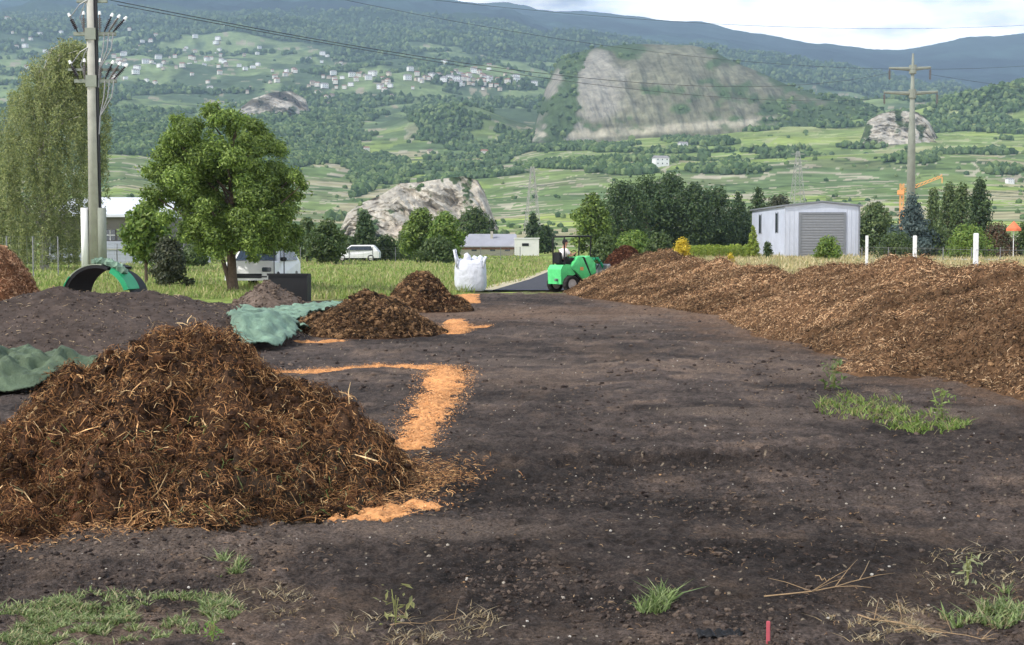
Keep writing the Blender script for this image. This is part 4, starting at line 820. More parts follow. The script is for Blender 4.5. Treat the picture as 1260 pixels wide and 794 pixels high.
def h_saw(x, y):
    m = np.max([band(x, y, p) for p in SAWP], 0); n = fbm(x*5, y*4, 4, 191)*1.1+fbm(x*26, y*22, 3, 192)*.9
    return np.where(m > 0, .030*np.minimum(m*1.3, 1)+.032*n-.010, -.2)+znear(x, y)*.9
def c_saw(x, y, h): return lin((212, 150, 96), .8)*(1+.35*fbm(x*4, y*3, 3, 193)+.55*fbm(x*25, y*22, 2, 194))[..., None]
xs = []
for i, (bb, rs) in enumerate((((-3.4, .4, 8.0, 19.8), .02), ((-4.6, .3, 20.5, 46.), .035))):
    o = heap('sawdust', h_saw, bb, rs, c_saw, M_saw, None, None, fib=None); xs.append(o)
    tag(o, ['line of orange sawdust crossing and running through the middle of the yard', 'farther orange sawdust patches leading toward the white bulk bag'][i], 'sawdust', kind='stuff')
# sawdust flakes that break the edge of the streaks
def flakes():
    n = 40000; x = RNG.uniform(-3.4, .4, n*6); Y = RNG.uniform(7.6, 28, n*6); m = np.max([band(x, Y, [(a, b, c*1.7) for a, b, c in p]) for p in SAWP], 0); k = RNG.random(n*6) < m**1.3*1.2; x, Y = x[k][:n], Y[k][:n]
    P = np.stack([x, Y, znear(x, Y)+.008], -1); v, f, c = fibres(P, np.tile([0, 0, 1.], (len(P), 1)), len(P)*1, (.006, .02), (.004, .012), [(218, 160, 106), (190, 134, 86), (230, 180, 128), (150, 106, 72)], lift=.01)
    tag(npmesh('sawdust_flakes', v, f, c, M_saw), 'loose orange wood flakes around the sawdust streaks', 'sawdust', kind='stuff')
flakes()
# ------------------------------------------------------------------ tarps
def tarp(outl, hf, res, m, label, loc=None, name='green_tarp'):
    o_ = np.array(outl); x = np.arange(o_[:, 0].min(), o_[:, 0].max(), res); y = np.arange(o_[:, 1].min(), o_[:, 1].max(), res); XX, YY = np.meshgrid(x, y)
    ins = np.zeros(XX.shape, bool); n = len(o_); j = n-1
    wx = XX+fbm(XX*2.5, YY*2.5, 2, 200)*.25; wy = YY+fbm(XX*2.5, YY*2.5, 2, 201)*.25
    for i in range(n):
        xi, yi = o_[i]; xj, yj = o_[j]; c = ((yi > wy) != (yj > wy)) & (wx < (xj-xi)*(wy-yi)/(yj-yi+1e-9)+xi); ins ^= c; j = i
    Zt = hf(XX, YY); nc = len(x); idx = np.arange(len(y)-1)[:, None]*nc+np.arange(nc-1)[None, :]; q = np.stack([idx, idx+1, idx+nc+1, idx+nc], -1).reshape(-1, 4); q = q[ins.ravel()[q].all(1)]
    us, inv = np.unique(q, return_inverse=True); q = inv.reshape(-1, 4); V = np.stack([XX.ravel(), YY.ravel(), Zt.ravel()], -1)[us]
    loc = (o_[:, 0].mean(), o_[:, 1].mean(), 0); ob = npmesh(name, V, q, None, m, loc=loc, smooth=True); sd = ob.modifiers.new('t', 'SOLIDIFY'); sd.thickness = .012; return tag(ob, label, 'tarp')
def fold(x, y, s): return .34*(.35-np.abs(fbm(x*2.2-y*1.2, y*2.4+x*.7, 3, s+9)))**1.0+.22*(.3-np.abs(fbm(x*4.5+y*.8, y*2.2, 3, s+12)))+.5*( np.abs(fbm(x*1.9+y*.6, y*1.2-x*.5, 2, s))*.55+np.abs(fbm(x*4.5, y*2.6, 3, s+5))*.30)
def t1(x, y): return np.maximum(h_soil(x, y), 0)+.03+(fold(x, y, 211)*.75+.22)*np.maximum(dome(x, y, -5.75, 16.0, 1.5, 1.6, 1., 2.2), 0)
tarp([(-7.8, 14.4), (-6.2, 14.2), (-5.2, 14.6), (-4.75, 15.4), (-4.4, 16.6), (-4.6, 17.6), (-6, 17.9), (-7.8, 17.6)], t1, .025, M_tarpd, 'crumpled grey green tarp at the left edge below the dark soil heap')
def t2(x, y): return np.maximum(np.maximum(h_soil(x, y), 0), 0)+.02+fold(x, y, 221)*.42+.20*np.maximum(dome(x, y, -3.95, 22.8, .7, 2.2, 1.), 0)+.12*np.maximum(dome(x, y, -4.6, 31, 1.6, 4, 1.), 0)
tarp([(-4.0, 20.6), (-3.6, 21.2), (-3.45, 23), (-3.7, 25), (-4.2, 27.5), (-4.2, 29.5), (-3.9, 31.5), (-3.5, 33.6), (-3.4, 36), (-4.6, 36.3), (-5.2, 32.5), (-5.4, 29), (-5.0, 26), (-4.6, 23.4), (-4.35, 21.4)], t2, .035, M_tarp, 'long pale green tarp crumpled between the soil heap and middle compost heap')
# ------------------------------------------------------------------ bulk bag
def bag():
    Y = 47; root = empty('bulk_bag', (X(579, Y), Y, .02), 0, 'white woven bulk bag with lifting loops standing on dark ground', 'bulk bag')
    n = 48; rows = [(0, .47), (.04, .52), (.2, .56), (.45, .57), (.7, .56), (.9, .54), (1.0, .50), (1.06, .38), (1.02, .2), (1.0, .02)]; V = []
    for j, (z, r) in enumerate(rows):
        for i in range(n):
            a = 2*math.pi*i/n; sq = 1/max(abs(math.cos(a)), abs(math.sin(a))); q = r*(.62+.38*sq)*.93+.012*math.sin(9*a+j)+.01*math.sin(17*a-j*2)
            V.append((q*math.cos(a), q*math.sin(a), z+.03*math.sin(3*a+j*.4)*(j > 5)))
    F = [(j*n+i, j*n+(i+1) % n, (j+1)*n+(i+1) % n, (j+1)*n+i) for j in range(len(rows)-1) for i in range(n)]; F.append(tuple(range(n-1, -1, -1))); F.append(tuple((len(rows)-1)*n+i for i in range(n)))
    MB().add(V, F).build('bag_body', M_bag, root, smooth=True)
    nk = MB(); 
    for j, (dx, dy, h, r) in enumerate(((-.12, -.1, .26, .12), (.1, .1, .14, .16), (.33, -.18, .18, .10))): nk.tube([(dx, dy, .98), (dx+.02, dy, 1.0+h*.6), (dx-.04, dy, 1.0+h)], [r*1.2, r, r*.5], 10)
    nk.build('gathered_top', M_bag, root, smooth=True)
    for sx, sy, h in ((-1, -1, .38), (1, -1, .14), (-1, 1, .22), (1, 1, .12)):
        a = MB(); x, y = .44*sx, .44*sy; a.tube([(x, y, .8), (x*1.08, y, 1.05), (x*1.22, y*1.0, 1.0+h), (x*1.12, y*.85, 1.0+h*1.05), (x*.95, y*.75, 1.02), (x*.8, y*.7, .95)], .035, 6); a.build('lifting_loop', M_bag, root, smooth=True)
bag()
# ------------------------------------------------------------------ loader and driver
def wheel(root, x, y, z, r, wd, nm='wheel'):
    e = bpy.data.objects.new(nm, None); COL.objects.link(e); e.parent = root; e.location = (x, y, z)
    t = MB(); n = 28; prof = [(-wd/2, r*.62), (-wd/2, r*.93), (-wd*.38, r), (wd*.38, r), (wd/2, r*.93), (wd/2, r*.62)]; V = []
    for k in range(n):
        a = 2*math.pi*k/n; g = 1+(.035 if k % 2 else -.01)
        V += [(p[1]*(g if 0 < i < 5 else 1)*math.cos(a), p[0], p[1]*(g if 0 < i < 5 else 1)*math.sin(a)) for i, p in enumerate(prof)]
    m = len(prof); F = [(k*m+i, k*m+(i+1) % m, ((k+1) % n)*m+(i+1) % m, ((k+1) % n)*m+i) for k in range(n) for i in range(m)]
    t.add(V, F).build('tyre', M_rubber, e)
    MB().tube([(0, -wd*.32, 0), (0, wd*.32, 0)], r*.62, 20).tube([(0, -wd*.45, 0), (0, wd*.45, 0)], r*.2, 10).build('rim', M_rim, e)
    return e
def skin_obj(name, verts, edges, radii, m, parent, sub=2):
    me = bpy.data.meshes.new(name); me.from_pydata(verts, edges, []); o = link(name, me, m, parent)
    sk = o.modifiers.new('s', 'SKIN'); sk.use_smooth_shade = True
    if not me.skin_vertices: 
        bm = bmesh.new(); bm.from_mesh(me); bm.verts.layers.skin.verify(); bm.to_mesh(me); bm.free()
    for i, r in enumerate(radii):
        r = r if isinstance(r, tuple) else (r, r); me.skin_vertices[0].data[i].radius = r; me.skin_vertices[0].data[i].use_root = (i == 0)
    s = o.modifiers.new('u', 'SUBSURF'); s.levels = sub; s.render_levels = sub; return o
def loader():
    Y = 46.5; root = empty('mini_loader', (X(702, Y), Y, 0), math.radians(32), 'small green articulated loader with roll bar working at the mulch windrow', 'loader'); w = .42; root.scale = (.93,)*3; bpy.context.view_layer.update()
    b = MB(); b.prism([(-.68, .30), (-.70, .82), (-.60, .97), (-.32, .99), (-.16, .86), (-.08, .64), (-.2, .60), (-.42, .62), (-.52, .5), (-.54, .30)], -w, w).build('rear_hood', M_green, root)
    bv = lambda o: (lambda m: (setattr(m, 'width', .03), setattr(m, 'segments', 2)))(o.modifiers.new('b', 'BEVEL'))
    o2 = MB().prism([(-.22, .88), (.06, 1.27), (.24, 1.24), (.60, .56), (.42, .40), (.28, .42)], -w, w).build('side_panel', M_green, root); bv(o2)
    o3 = MB().prism([(.34, 1.24), (.60, 1.30), (.80, 1.06), (.86, .70), (.66, .55)], -w*.9, w*.9).build('front_cover', M_green, root); bv(o3)
    MB().prism([(-.5, .32), (-.4, .62), (.2, .5), (.75, .6), (.8, .36), (.3, .28)], -w*.8, w*.8).build('chassis', M_black, root)
    s = MB(); s.prism([(.27, 1.26), (.33, 1.25), (.66, .53), (.60, .5)], -w*.95, w*.95); s.build('gap_trim', M_black, root)
    MB().prism([(-.26, .86), (-.18, .80), (.30, .36), (.24, .32)], -w*1.02, w*1.02).build('belt_guard', M_black, root)
    for x, y in ((-.32, -.5), (-.32, .5), (.66, -.5), (.66, .5)): wheel(root, x, y, .30, .30, .22)
    MB().box((-.52, -.22, .98), (-.12, .22, 1.08), bev=.03).box((-.6, -.22, 1.02), (-.5, .22, 1.42), bev=.03).build('seat', M_black, root)
    r = MB()
    for y in (-.36, .36): r.tube([(-.5, y, .95), (-.52, y, 1.9), (-.48, y, 1.97), (.62, y, 1.98)], .028, 8); r.tube([(.60, y, 1.25), (.62, y, 1.97)], .025, 8)
    r.tube([(-.5, -.36, 1.96), (-.5, .36, 1.96)], .028, 8).tube([(.62, -.36, 1.98), (.62, .36, 1.98)], .028, 8).build('roll_bar', M_black, root)
    MB().box((.1, -.36, 1.98), (.62, .36, 2.01), bev=.01).build('roof_panel', M_grey, root)
    st = MB(); st.tube([(.22, 0, 1.2), (.12, 0, 1.38)], .025, 8); rr = [(.12+.05*math.cos(a)*.5, .16*math.sin(a), 1.39+.15*math.cos(a)*.6) for a in np.linspace(0, 2*math.pi, 17)]; st.tube(rr, .014, 6, cap=False); st.build('steering_wheel', M_black, root)
    a = MB()
    for y in (-.25, .25): a.tube([(.45, y, 1.05), (1.0, y, 1.2), (1.35, y, .75)], .055, 6)
    a.tube([(.7, 0, .6), (1.1, 0, 1.0)], .035, 8).tube([(1.0, -.25, 1.2), (1.0, .25, 1.2)], .04, 6).build('loader_arm', M_dgreen, root)
    MB().prism([(1.22, .95), (1.30, 1.0), (1.42, .5), (1.9, .42), (1.92, .38), (1.35, .38), (1.22, .55)], -.6, .6).box((1.24, -.62, .38), (1.9, -.59, .86)).box((1.24, .59, .38), (1.9, .62, .86)).build('bucket', M_grey, root)
    MB().tube([(-.69, -.2, .45), (-.8, -.2, .45)], .05, 8).build('exhaust', M_grey, root)
    MB().box((.12, -.435, .78), (.26, -.422, .90), bev=.004).build('emblem', M_orange, root)
    hs = MB(); hs.tube([(.7, -.3, .62), (.95, -.32, .9), (1.1, -.3, 1.1)], .018, 6).tube([(.55, -.42, 1.28), (.7, -.42, 1.36), (.85, -.4, 1.1)], .014, 6).build('hose', M_black, root)
    # driver
    loc = root.matrix_basis @ Vector((-.32, 0, 0)); p = empty('person', loc, math.radians(32), 'driver in white shirt and dark trousers seated on the green loader', 'person'); p.scale = (.93,)*3
    J = dict(hip=(0, 0, 1.14), waist=(.0, 0, 1.27), chest=(.03, 0, 1.46), neck=(.06, 0, 1.60), head0=(.08, 0, 1.66), head1=(.10, 0, 1.74), head2=(.09, 0, 1.81))
    names = list(J); V = [J[k] for k in names]; E = [(i, i+1) for i in range(len(V)-1)]; R = [(.15, .13), (.13, .11), (.16, .12), .055, .065, .088, .072]
    def chain(frm, pts, rs):
        i = frm
        for q, r_ in zip(pts, rs): V.append(q); R.append(r_); E.append((i, len(V)-1)); i = len(V)-1
        return i
    for s in (-1, 1):
        h = chain(2, [(.03, .19*s, 1.47), (.14, .24*s, 1.28), (.34, .17*s, 1.36), (.40, .155*s, 1.385)], [.062, .047, .034, .030])
        for k in range(5): dz = -.02+.012*k; chain(h, [(.43, (.15+.0*k)*s+(-.03+.015*k)*s, 1.40+dz), (.455, (.14)*s+(-.03+.015*k)*s, 1.385+dz)], [.010, .008])
        chain(0, [(.08, .11*s, 1.12), (.42, .15*s, 1.16), (.46, .15*s, .86), (.50, .15*s, .78), (.60, .16*s, .76)], [.095, .07, .05, .045, .035])
    skin_obj('body', V, E, R, M_skin, p)
    sv = [(0, 0, 1.16), (.0, 0, 1.28), (.03, 0, 1.46), (.05, 0, 1.555)]; se = [(0, 1), (1, 2), (2, 3)]; sr = [(.165, .145), (.15, .13), (.18, .14), .07]
    for s in (-1, 1): n0 = len(sv); sv += [(.03, .2*s, 1.475), (.11, .235*s, 1.33)]; sr += [.08, .062]; se += [(2, n0), (n0, n0+1)]
    skin_obj('shirt', sv, se, sr, M_shirt, p)
    tv = [(0, 0, 1.13)]; te = []; tr = [(.165, .15)]
    for s in (-1, 1): n0 = len(tv); tv += [(.08, .115*s, 1.12), (.42, .15*s, 1.165), (.46, .15*s, .88)]; tr += [.108, .083, .062]; te += [(0, n0), (n0, n0+1), (n0+1, n0+2)]
    skin_obj('trousers', tv, te, tr, M_dark, p)
    bm = bmesh.new(); bmesh.ops.create_uvsphere(bm, u_segments=16, v_segments=10, radius=.108); bmesh.ops.delete(bm, geom=[v for v in bm.verts if v.co.z < -.03 and v.co.x > -.05 or (v.co.x > .06 and v.co.z < .045)], context='VERTS')
    me = bpy.data.meshes.new('hair'); bm.to_mesh(me); bm.free(); hr = link('hair', me, M_dark, p); hr.location = (.085, 0, 1.775)
    f = MB(); f.tube([(.185, 0, 1.77), (.215, 0, 1.735)], [.008, .016], 6); f.build('nose', M_skin, p)
    for s in (-1, 1): MB().tube([(.176, .032*s, 1.775), (.186, .032*s, 1.775)], .012, 8).build('eye', M_dark, p); MB().tube([(.09, .085*s, 1.75), (.09, .1*s, 1.755)], [.03, .02], 8).build('ear', M_skin, p)
loader()
# ------------------------------------------------------------------ vehicle, bin, hood arch
def car(name, loc, rz, label, Lh=2.1, W=.86, H=1.47, hood=.85):
    root = empty(name, loc, rz, label, 'car')
    prof = [(-Lh, .32), (-Lh, .85), (-Lh+.1, .98), (-Lh+.55, H), (-Lh+.9, H+.02), (.5, H), (1.15, .98), (Lh-.12, hood), (Lh, .7), (Lh, .32)]
    n = len(prof); V = []; F = []; ys = [-1, -.97, -.88, 0, .88, .97, 1]
    for yy in ys:
        for (x, z) in prof:
            tw = 1 if z < .99 else 1-.2*(z-.99)/.5; V.append((x*(1-.03*abs(yy)**3), yy*W*tw, z-(.05 if abs(yy) > .95 and z > .9 else 0)))
    for i in range(len(ys)-1):
        for k in range(n): F.append((i*n+k, i*n+(k+1) % n, (i+1)*n+(k+1) % n, (i+1)*n+k))
    F.append(tuple(range(n-1, -1, -1))); F.append(tuple((len(ys)-1)*n+k for k in range(n))); MB().add(V, F).build('body', M_white, root)
    wx = [(.62, H-.07), (1.12, 1.02)]; MB().add([(wx[0][0]+.02, -W*.7, wx[0][1]), (wx[0][0]+.02, W*.7, wx[0][1]), (wx[1][0]+.03, W*.82, wx[1][1]), (wx[1][0]+.03, -W*.82, wx[1][1]), (wx[0][0]-.05, -W*.7, wx[0][1]-.05), (wx[0][0]-.05, W*.7, wx[0][1]-.05), (wx[1][0]-.05, W*.82, wx[1][1]-.05), (wx[1][0]-.05, -W*.82, wx[1][1]-.05)],
        [(0, 3, 2, 1), (4, 5, 6, 7), (0, 1, 5, 4), (2, 3, 7, 6), (1, 2, 6, 5), (3, 0, 4, 7)]).build('windscreen', M_glass, root)
    for s in (-1, 1):
        MB().add([(-1.3, s*W*.835, H-.1), (.45, s*W*.835, H-.1), (1.0, s*(W+.005), 1.0), (-1.5, s*(W+.005), 1.0), (-1.3, s*W*.8, H-.1), (.45, s*W*.8, H-.1), (1.0, s*W*.95, 1.0), (-1.5, s*W*.95, 1.0)], [(0, 1, 2, 3), (7, 6, 5, 4), (0, 4, 5, 1), (2, 6, 7, 3), (1, 5, 6, 2), (3, 7, 4, 0)]).build('side_window', M_glass, root)
        MB().box((.85, s*W-.02 if s > 0 else -W-.18, .98), (1.0, W+.18 if s > 0 else -W+.02, 1.12), bev=.02).build('mirror', M_black, root)
        MB().box((Lh-.08, s*.62-.16, .62), (Lh+.015, s*.62+.16, .78), bev=.02).build('headlight', M_glass, root)
        for x in (-1.3, 1.3): wheel(root, x, s*(W-.1), .31, .31, .2)
    MB().box((Lh-.05, -.45, .4), (Lh+.02, .45, .56), bev=.01).build('grille', M_black, root)
    return root
car('parked_van', (X(325, 51), 51, 0), math.radians(-95), 'white vehicle with dark windscreen parked behind the round leafy tree', W=.88, H=1.55, Lh=2.0, hood=1.0)
car('parked_car', (X(440, 128), 128, 0), math.radians(180), 'distant white car parked below the narrow dark conifer')
def bin_():
    Y = 38.2; x0, x1 = X(330, Y), X(378, Y); root = empty('black_bin', ((x0+x1)/2, Y, 0), 0, 'black open bin with two thin uprights behind the small soil cone', 'bin'); h = (x1-x0)/2; z = Z(337.5, Y)
    MB().box((-h, 0, 0), (h, .04, z)).box((-h, .7, 0), (h, .74, z)).box((-h, .04, 0), (-h+.04, .7, z)).box((h-.04, .04, 0), (h, .7, z)).box((-h+.04, .04, 0), (h-.04, .7, .05)).build('container', M_black, root)
    MB().box((-h-.03, -.03, z-.04), (h+.03, -.001, z+.02)).box((-h-.5, -.02, z-.09), (-h-.03, .01, z-.05)).build('rim_bar', M_black, root)
    for px in (331.5, 344): xx = X(px, Y)-root.location.x; MB().tube([(xx, .78, 0), (xx, .78, Z(308, Y))], .016, 6).build('upright', M_black, root)
bin_()
def arch():
    Y = 28; s = Y/F_PX; root = empty('tunnel_hood', (X(133, Y), Y, 0), math.radians(-12), 'curved black and green hood arching up behind the dark soil heap', 'machine hood')
    def strip_(t0, t1, r0, r1, y0, y1, m, nm, n=18):
        V = []; zc = Z(367, Y)
        for i in range(n+1):
            t = math.radians(t0+(t1-t0)*i/n); c, q = math.cos(t), math.sin(t)
            for (r, y) in ((r0, y0), (r1, y0), (r1, y1), (r0, y1)): V.append((-c*r*1.05, y, zc+q*r*.98))
        F = [(i*4+k, i*4+(k+1) % 4, i*4+4+(k+1) % 4, i*4+4+k) for i in range(n) for k in range(4)]+[(3, 2, 1, 0), (n*4, n*4+1, n*4+2, n*4+3)]
        MB().add(V, F).build(nm, m, root)
    strip_(0, 112, .62, .68, -.5, .5, M_black, 'hood_shell'); strip_(0, 40, .682, .70, -.52, -.42, M_dgreen, 'edge_trim')
    strip_(118, 163, .60, .70, -.52, -.05, M_dgreen, 'green_panel')
    strip_(104, 170, .56, .59, -.2, .5, M_black, 'inner_band')
    strip_(42, 100, .684, .70, -.5, .5, mat('pale_edge', lin((150, 160, 140)), noise=.2), 'outer_skin')
    c = MB(); 
    for i in range(20): a = math.radians(84+i*2.6); c.box((-.06, -.05, -.04), (.06, .05, .05), Matrix.Translation((-math.cos(a)*.76, -.35+.04*math.sin(i*3), Z(367, Y)+math.sin(a)*.74)) @ Matrix.Rotation(i*1.3, 4, (1, .4, .3)))
    c.build('crumpled_cloth', M_tarp, root)
arch()
# ------------------------------------------------------------------ fences and posts
for px, Y, pt in ((1200, 35, 287), (1125, 45, 290), (1066, 60, 290)):
    H = Z(pt, Y); b = MB(); b.box((-.055, -.05, -.05), (.055, .05, H), bev=.012)
    o = b.build('fence_post', M_white, None, (X(px, Y), Y, 0)); tag(o, {1200: 'nearest white fence post behind the mulch windrow at the right', 1125: 'middle white fence post of three behind the mulch windrow', 1066: 'farthest white fence post close to the grey shed'}[px], 'post', 'white fence posts')
for j, zf in enumerate((.9, 1.45)):
    P = [(X(1066, 60), 60, zf), (X(1125, 45), 45, zf), (X(1200, 35), 35, zf), (X(1330, 28), 28, zf)]; b = MB()
    for a, c in zip(P[:-1], P[1:]): b.tube([Vector(a)-Vector(P[0]), Vector(c)-Vector(P[0])], .006, 4)
    tag(b.build('fence_wire', M_grey, None, P[0]), ['lower wire strung between the white fence posts', 'upper wire strung between the white fence posts'][j], 'wire', 'fence wires')
def chain_fence(a, b, h, n, label, pm):
    a, b = Vector((*a, 0)), Vector((*b, 0)); root = empty('wire_fence', a, 0, label, 'fence'); d = b-a
    for i in range(n+1): q = d*(i/n); MB().tube([q, q+Vector((0, 0, h))], .035, 6).build('post', pm, root)
    m = MB()
    for k in range(7): z = .1+(h-.12)*k/6; m.tube([Vector((0, 0, z)), d+Vector((0, 0, z))], .006, 3)
    L = d.length; c = int(L/.5)
    for k in range(c): q = d*(k/c); m.tube([q+Vector((0, 0, .08)), q+Vector((0, 0, h-.02))], .005, 3)
    m.build('wire_mesh', M_grey, root)
chain_fence((X(-60, 62), 62), (X(72, 68), 68), 1.95, 4, 'grey wire fence in front of the weeping tree', M_grey)
chain_fence((X(85, 95), 95), (X(300, 110), 110), 1.6, 8, 'thin wire fence behind the small light green tree', M_grey)
chain_fence((X(370, 118), 118), (X(640, 135), 135), 1.3, 10, 'low wire fence beyond the meadow in front of the low house', M_grey)
chain_fence((X(1060, 125), 125), (X(1420, 112), 112), 1.3, 10, 'long grey railing across the dry meadow at the right', M_grey)
# ------------------------------------------------------------------ grass, weeds, stones
def blades(P, h, w_, pal, wts=None, lean=.4):
    n = len(P); a = RNG.uniform(0, 6.28, n); s = np.stack([np.cos(a), np.sin(a), 0*a], -1)*w_[:, None]; l = RNG.normal(size=(n, 2))*lean; up = np.stack([l[:, 0]*h, l[:, 1]*h, h], -1)
    mid = P+up*.55*np.array([.6, .6, 1]); V = np.stack([P-s, P+s, mid+s*.8, mid-s*.8, P+up], 1).reshape(-1, 3)
    k = np.arange(n)[:, None]*5; F4 = k+np.array([[0, 1, 2, 3]]); F3 = k+np.array([[3, 2, 4]])
    pal = lin(np.array(pal), .85); C = pal[RNG.choice(len(pal), n, p=wts)]*RNG.uniform(.75, 1.25, (n, 1)); return V, [F4, F3], np.repeat(C, 5, 0)
def grass_field(name, n, pxr, pyr, cond, hr, wr, pal, label, lean=.35, nzs=.8):
    px = RNG.uniform(*pxr, n); py = RNG.uniform(*pyr, n); Y = np.array([-EYE/T(p) for p in py]); x = X(px, Y); k = cond(x, Y)
    x, Y = x[k], Y[k]; q = fbm(x*nzs, Y*nzs*.6, 3, 301); k = q > -.28; x, Y, q = x[k], Y[k], q[k]
    h = RNG.uniform(*hr, len(x))*(1+1.0*q); w_ = RNG.uniform(*wr, len(x))*(Y/50)
    V, F, C = blades(np.stack([x, Y, znear(x, Y)-.01], -1), h, w_, pal, lean=lean); tag(npmesh(name, V, F, C, M_leaf), label, 'grass', kind='stuff')
onroad = lambda x, Y: (Y > 38) & (np.abs(x-np.interp(Y, [46, 60, 80, 105], [1.2, 2.3, 3.2, 4.3])) < np.interp(Y, [46, 60, 80, 105], [2.4, 1.8, 1.3, .9]))
grass_field('meadow_grass', 60000, (-60, 720), (310, 368), lambda x, Y: (Y > soil_edge(x)+.6) & ~onroad(x, Y), (.04, .24), (.012, .028), [(140, 160, 80), (156, 172, 92), (120, 142, 70), (176, 178, 112), (190, 180, 130)], 'rough green meadow behind the yard on the left and centre')
grass_field('dry_grass', 70000, (800, 1330), (306, 350), lambda x, Y: (Y > 26) & (x > 8.3+.03*Y), (.15, .5), (.012, .028), [(214, 196, 150), (196, 178, 130), (222, 208, 164), (178, 170, 112), (150, 156, 104)], 'dry straw coloured meadow behind the mulch windrows')
def patch(name, blobs_, n, hr, wr, pal, label, lean=.9):
    P = []
    for (px, py, rx, ry, wt) in blobs_:
        m = int(n*wt); a = RNG.uniform(0, 6.28, m); r = RNG.random(m)**.6; q = px+np.cos(a)*r*rx; v = py+np.sin(a)*r*ry
        G = np.array([gp(a_, b_) for a_, b_ in zip(q, v)]); nn = fbm(G[:, 0]*9, G[:, 1]*9, 2, 311); G = G[(nn > -.02+.1*hsh(G[:, 0]*0+px, G[:, 1]*0, 3))]; P.append(G)
    P = np.concatenate(P); V, F, C = blades(np.stack([P[:, 0], P[:, 1], znear(P[:, 0], P[:, 1])-.004], -1), RNG.uniform(*hr, len(P)), RNG.uniform(*wr, len(P)), pal, lean=lean)
    tag(npmesh(name, V, F, C, M_leaf), label, 'weeds', kind='stuff')
GR = [(122, 142, 84), (146, 164, 104), (100, 120, 68), (166, 178, 124), (180, 172, 132)]
patch('weeds', [(60, 770, 110, 30, .35), (150, 760, 120, 32, .3), (240, 745, 60, 18, .13), (20, 800, 110, 30, .22)], 20000, (.010, .036), (.0025, .005), GR, 'low green weeds in the bottom left corner')
patch('weeds', [(278, 700, 26, 11, 1.)], 1100, (.02, .06), (.003, .005), GR, 'small green tuft above the bottom left weeds')
patch('weeds', [(803, 752, 22, 10, .5), (815, 738, 14, 8, .5)], 500, (.03, .10), (.003, .006), GR[:4], 'single bright grass tuft at the bottom centre', .6)
patch('weeds', [(1175, 760, 30, 12, .3), (1230, 750, 40, 20, .5), (1250, 735, 30, 10, .2)], 2200, (.02, .07), (.003, .006), GR, 'green weeds in the bottom right corner')
patch('weeds', [(1060, 500, 55, 16, .5), (1110, 515, 40, 12, .2), (1150, 522, 50, 10, .3)], 4200, (.02, .09), (.004, .008), [(128, 154, 70), (150, 172, 92), (108, 132, 62), (168, 158, 110)], 'patch of green weeds at the foot of the near mulch windrow')
patch('dry_weeds', [(1100, 770, 90, 30, .5), (500, 770, 120, 22, .3), (330, 735, 60, 20, .2), (1200, 700, 80, 30, .15)], 2600, (.01, .04), (.002, .004), [(178, 158, 122), (156, 136, 104), (196, 182, 150)], 'dry pale grass litter along the bottom of the picture', 1.6)
def broad_weed(px, py, n, h, label, col=(120, 158, 66)):
    gx, gy = gp(px, py); root = empty('weed_plant', (gx, gy, 0), 0, label, 'weed'); st = MB(); 
    for i in range(n):
        a = i*2.4; r = h*.35*random.random(); st.tube([(0, 0, 0), (math.cos(a)*r*.5, math.sin(a)*r*.5, h*.5), (math.cos(a)*r, math.sin(a)*r, h*random.uniform(.7, 1.1))], .0025, 4)
    st.build('stem', mat('weed_stem', lin((126, 130, 80)), noise=.2), root)
    m = n*9; a = RNG.uniform(0, 6.28, m); z = RNG.random(m)*h; r = .1*h+.4*h*RNG.random(m); P = np.stack([np.cos(a)*r, np.sin(a)*r, z], -1)
    leafmesh('leaves', P, RNG.normal(size=(m, 3))*.6+np.array([0, -.2, 1]), RNG.uniform(.1, .2, m)*h*.9, np.tile(lin(col, .85), (m, 1))*RNG.uniform(.8, 1.2, (m, 1)), M_leaf, root, .6)
broad_weed(262, 792, 5, .09, 'leafy bright green weed at the bottom left edge'); broad_weed(1025, 478, 6, .32, 'upright spindly weed beside the near mulch windrow', (104, 124, 66)); broad_weed(1157, 515, 6, .26, 'tall leafy weed at the right of the weed patch', (130, 150, 80))
broad_weed(487, 770, 3, .17, 'single thin stalk with dry leaves near the bottom', (150, 150, 96)); broad_weed(1190, 720, 4, .15, 'thin pale weed near the bottom right corner', (160, 165, 120))
def stems(px, py, dx, dy, n, label, r=.004, L=.5):
    r *= .6; gx, gy = gp(px, py); b = MB(); p = Vector((0, 0, .03)); d = Vector((dx, dy, 0)).normalized()
    pts = [p]; 
    for i in range(7): d = (d+Vector((random.uniform(-.5, .5), random.uniform(-.5, .5), 0))).normalized(); p = p+d*L/7+Vector((0, 0, random.uniform(-.02, .025))); pts.append(p.copy())
    for v in pts: v.z = max(.015, v.z)
    b.tube(pts, [r*(1-.08*i) for i in range(8)], 6)
    for k in range(n): i = random.randint(1, 6); q = pts[i]; e = Vector((random.uniform(-1, 1), random.uniform(-1, 1), random.uniform(.1, .5))).normalized()*L*.28; b.tube([q, q+e*.6, q+e+Vector((0, 0, -.01))], [r*.6, r*.4, r*.2], 5)
    tag(b.build('dry_stem', M_straw, None, (gx, gy, 0), smooth=True), label, 'dry stem')
M_straw = mat('straw', lin((150, 126, 96)), rough=.8, noise=.25, scale=20)
stems(940, 742, 1, -.25, 6, 'long branching dry stem lying at the bottom right', .006, .75); stems(1055, 765, 1, -.5, 5, 'shorter dry stem right of the long branching one', .006, .5)
stems(480, 778, 1, .1, 5, 'thin dry stem lying near the bottom centre left', .004, .35); stems(1003, 716, .6, -.9, 1, 'short straight straw lying on the dark soil', .004, .18); stems(1100, 785, .9, -.2, 4, 'dry stem at the bottom edge near the right corner weeds', .005, .4)
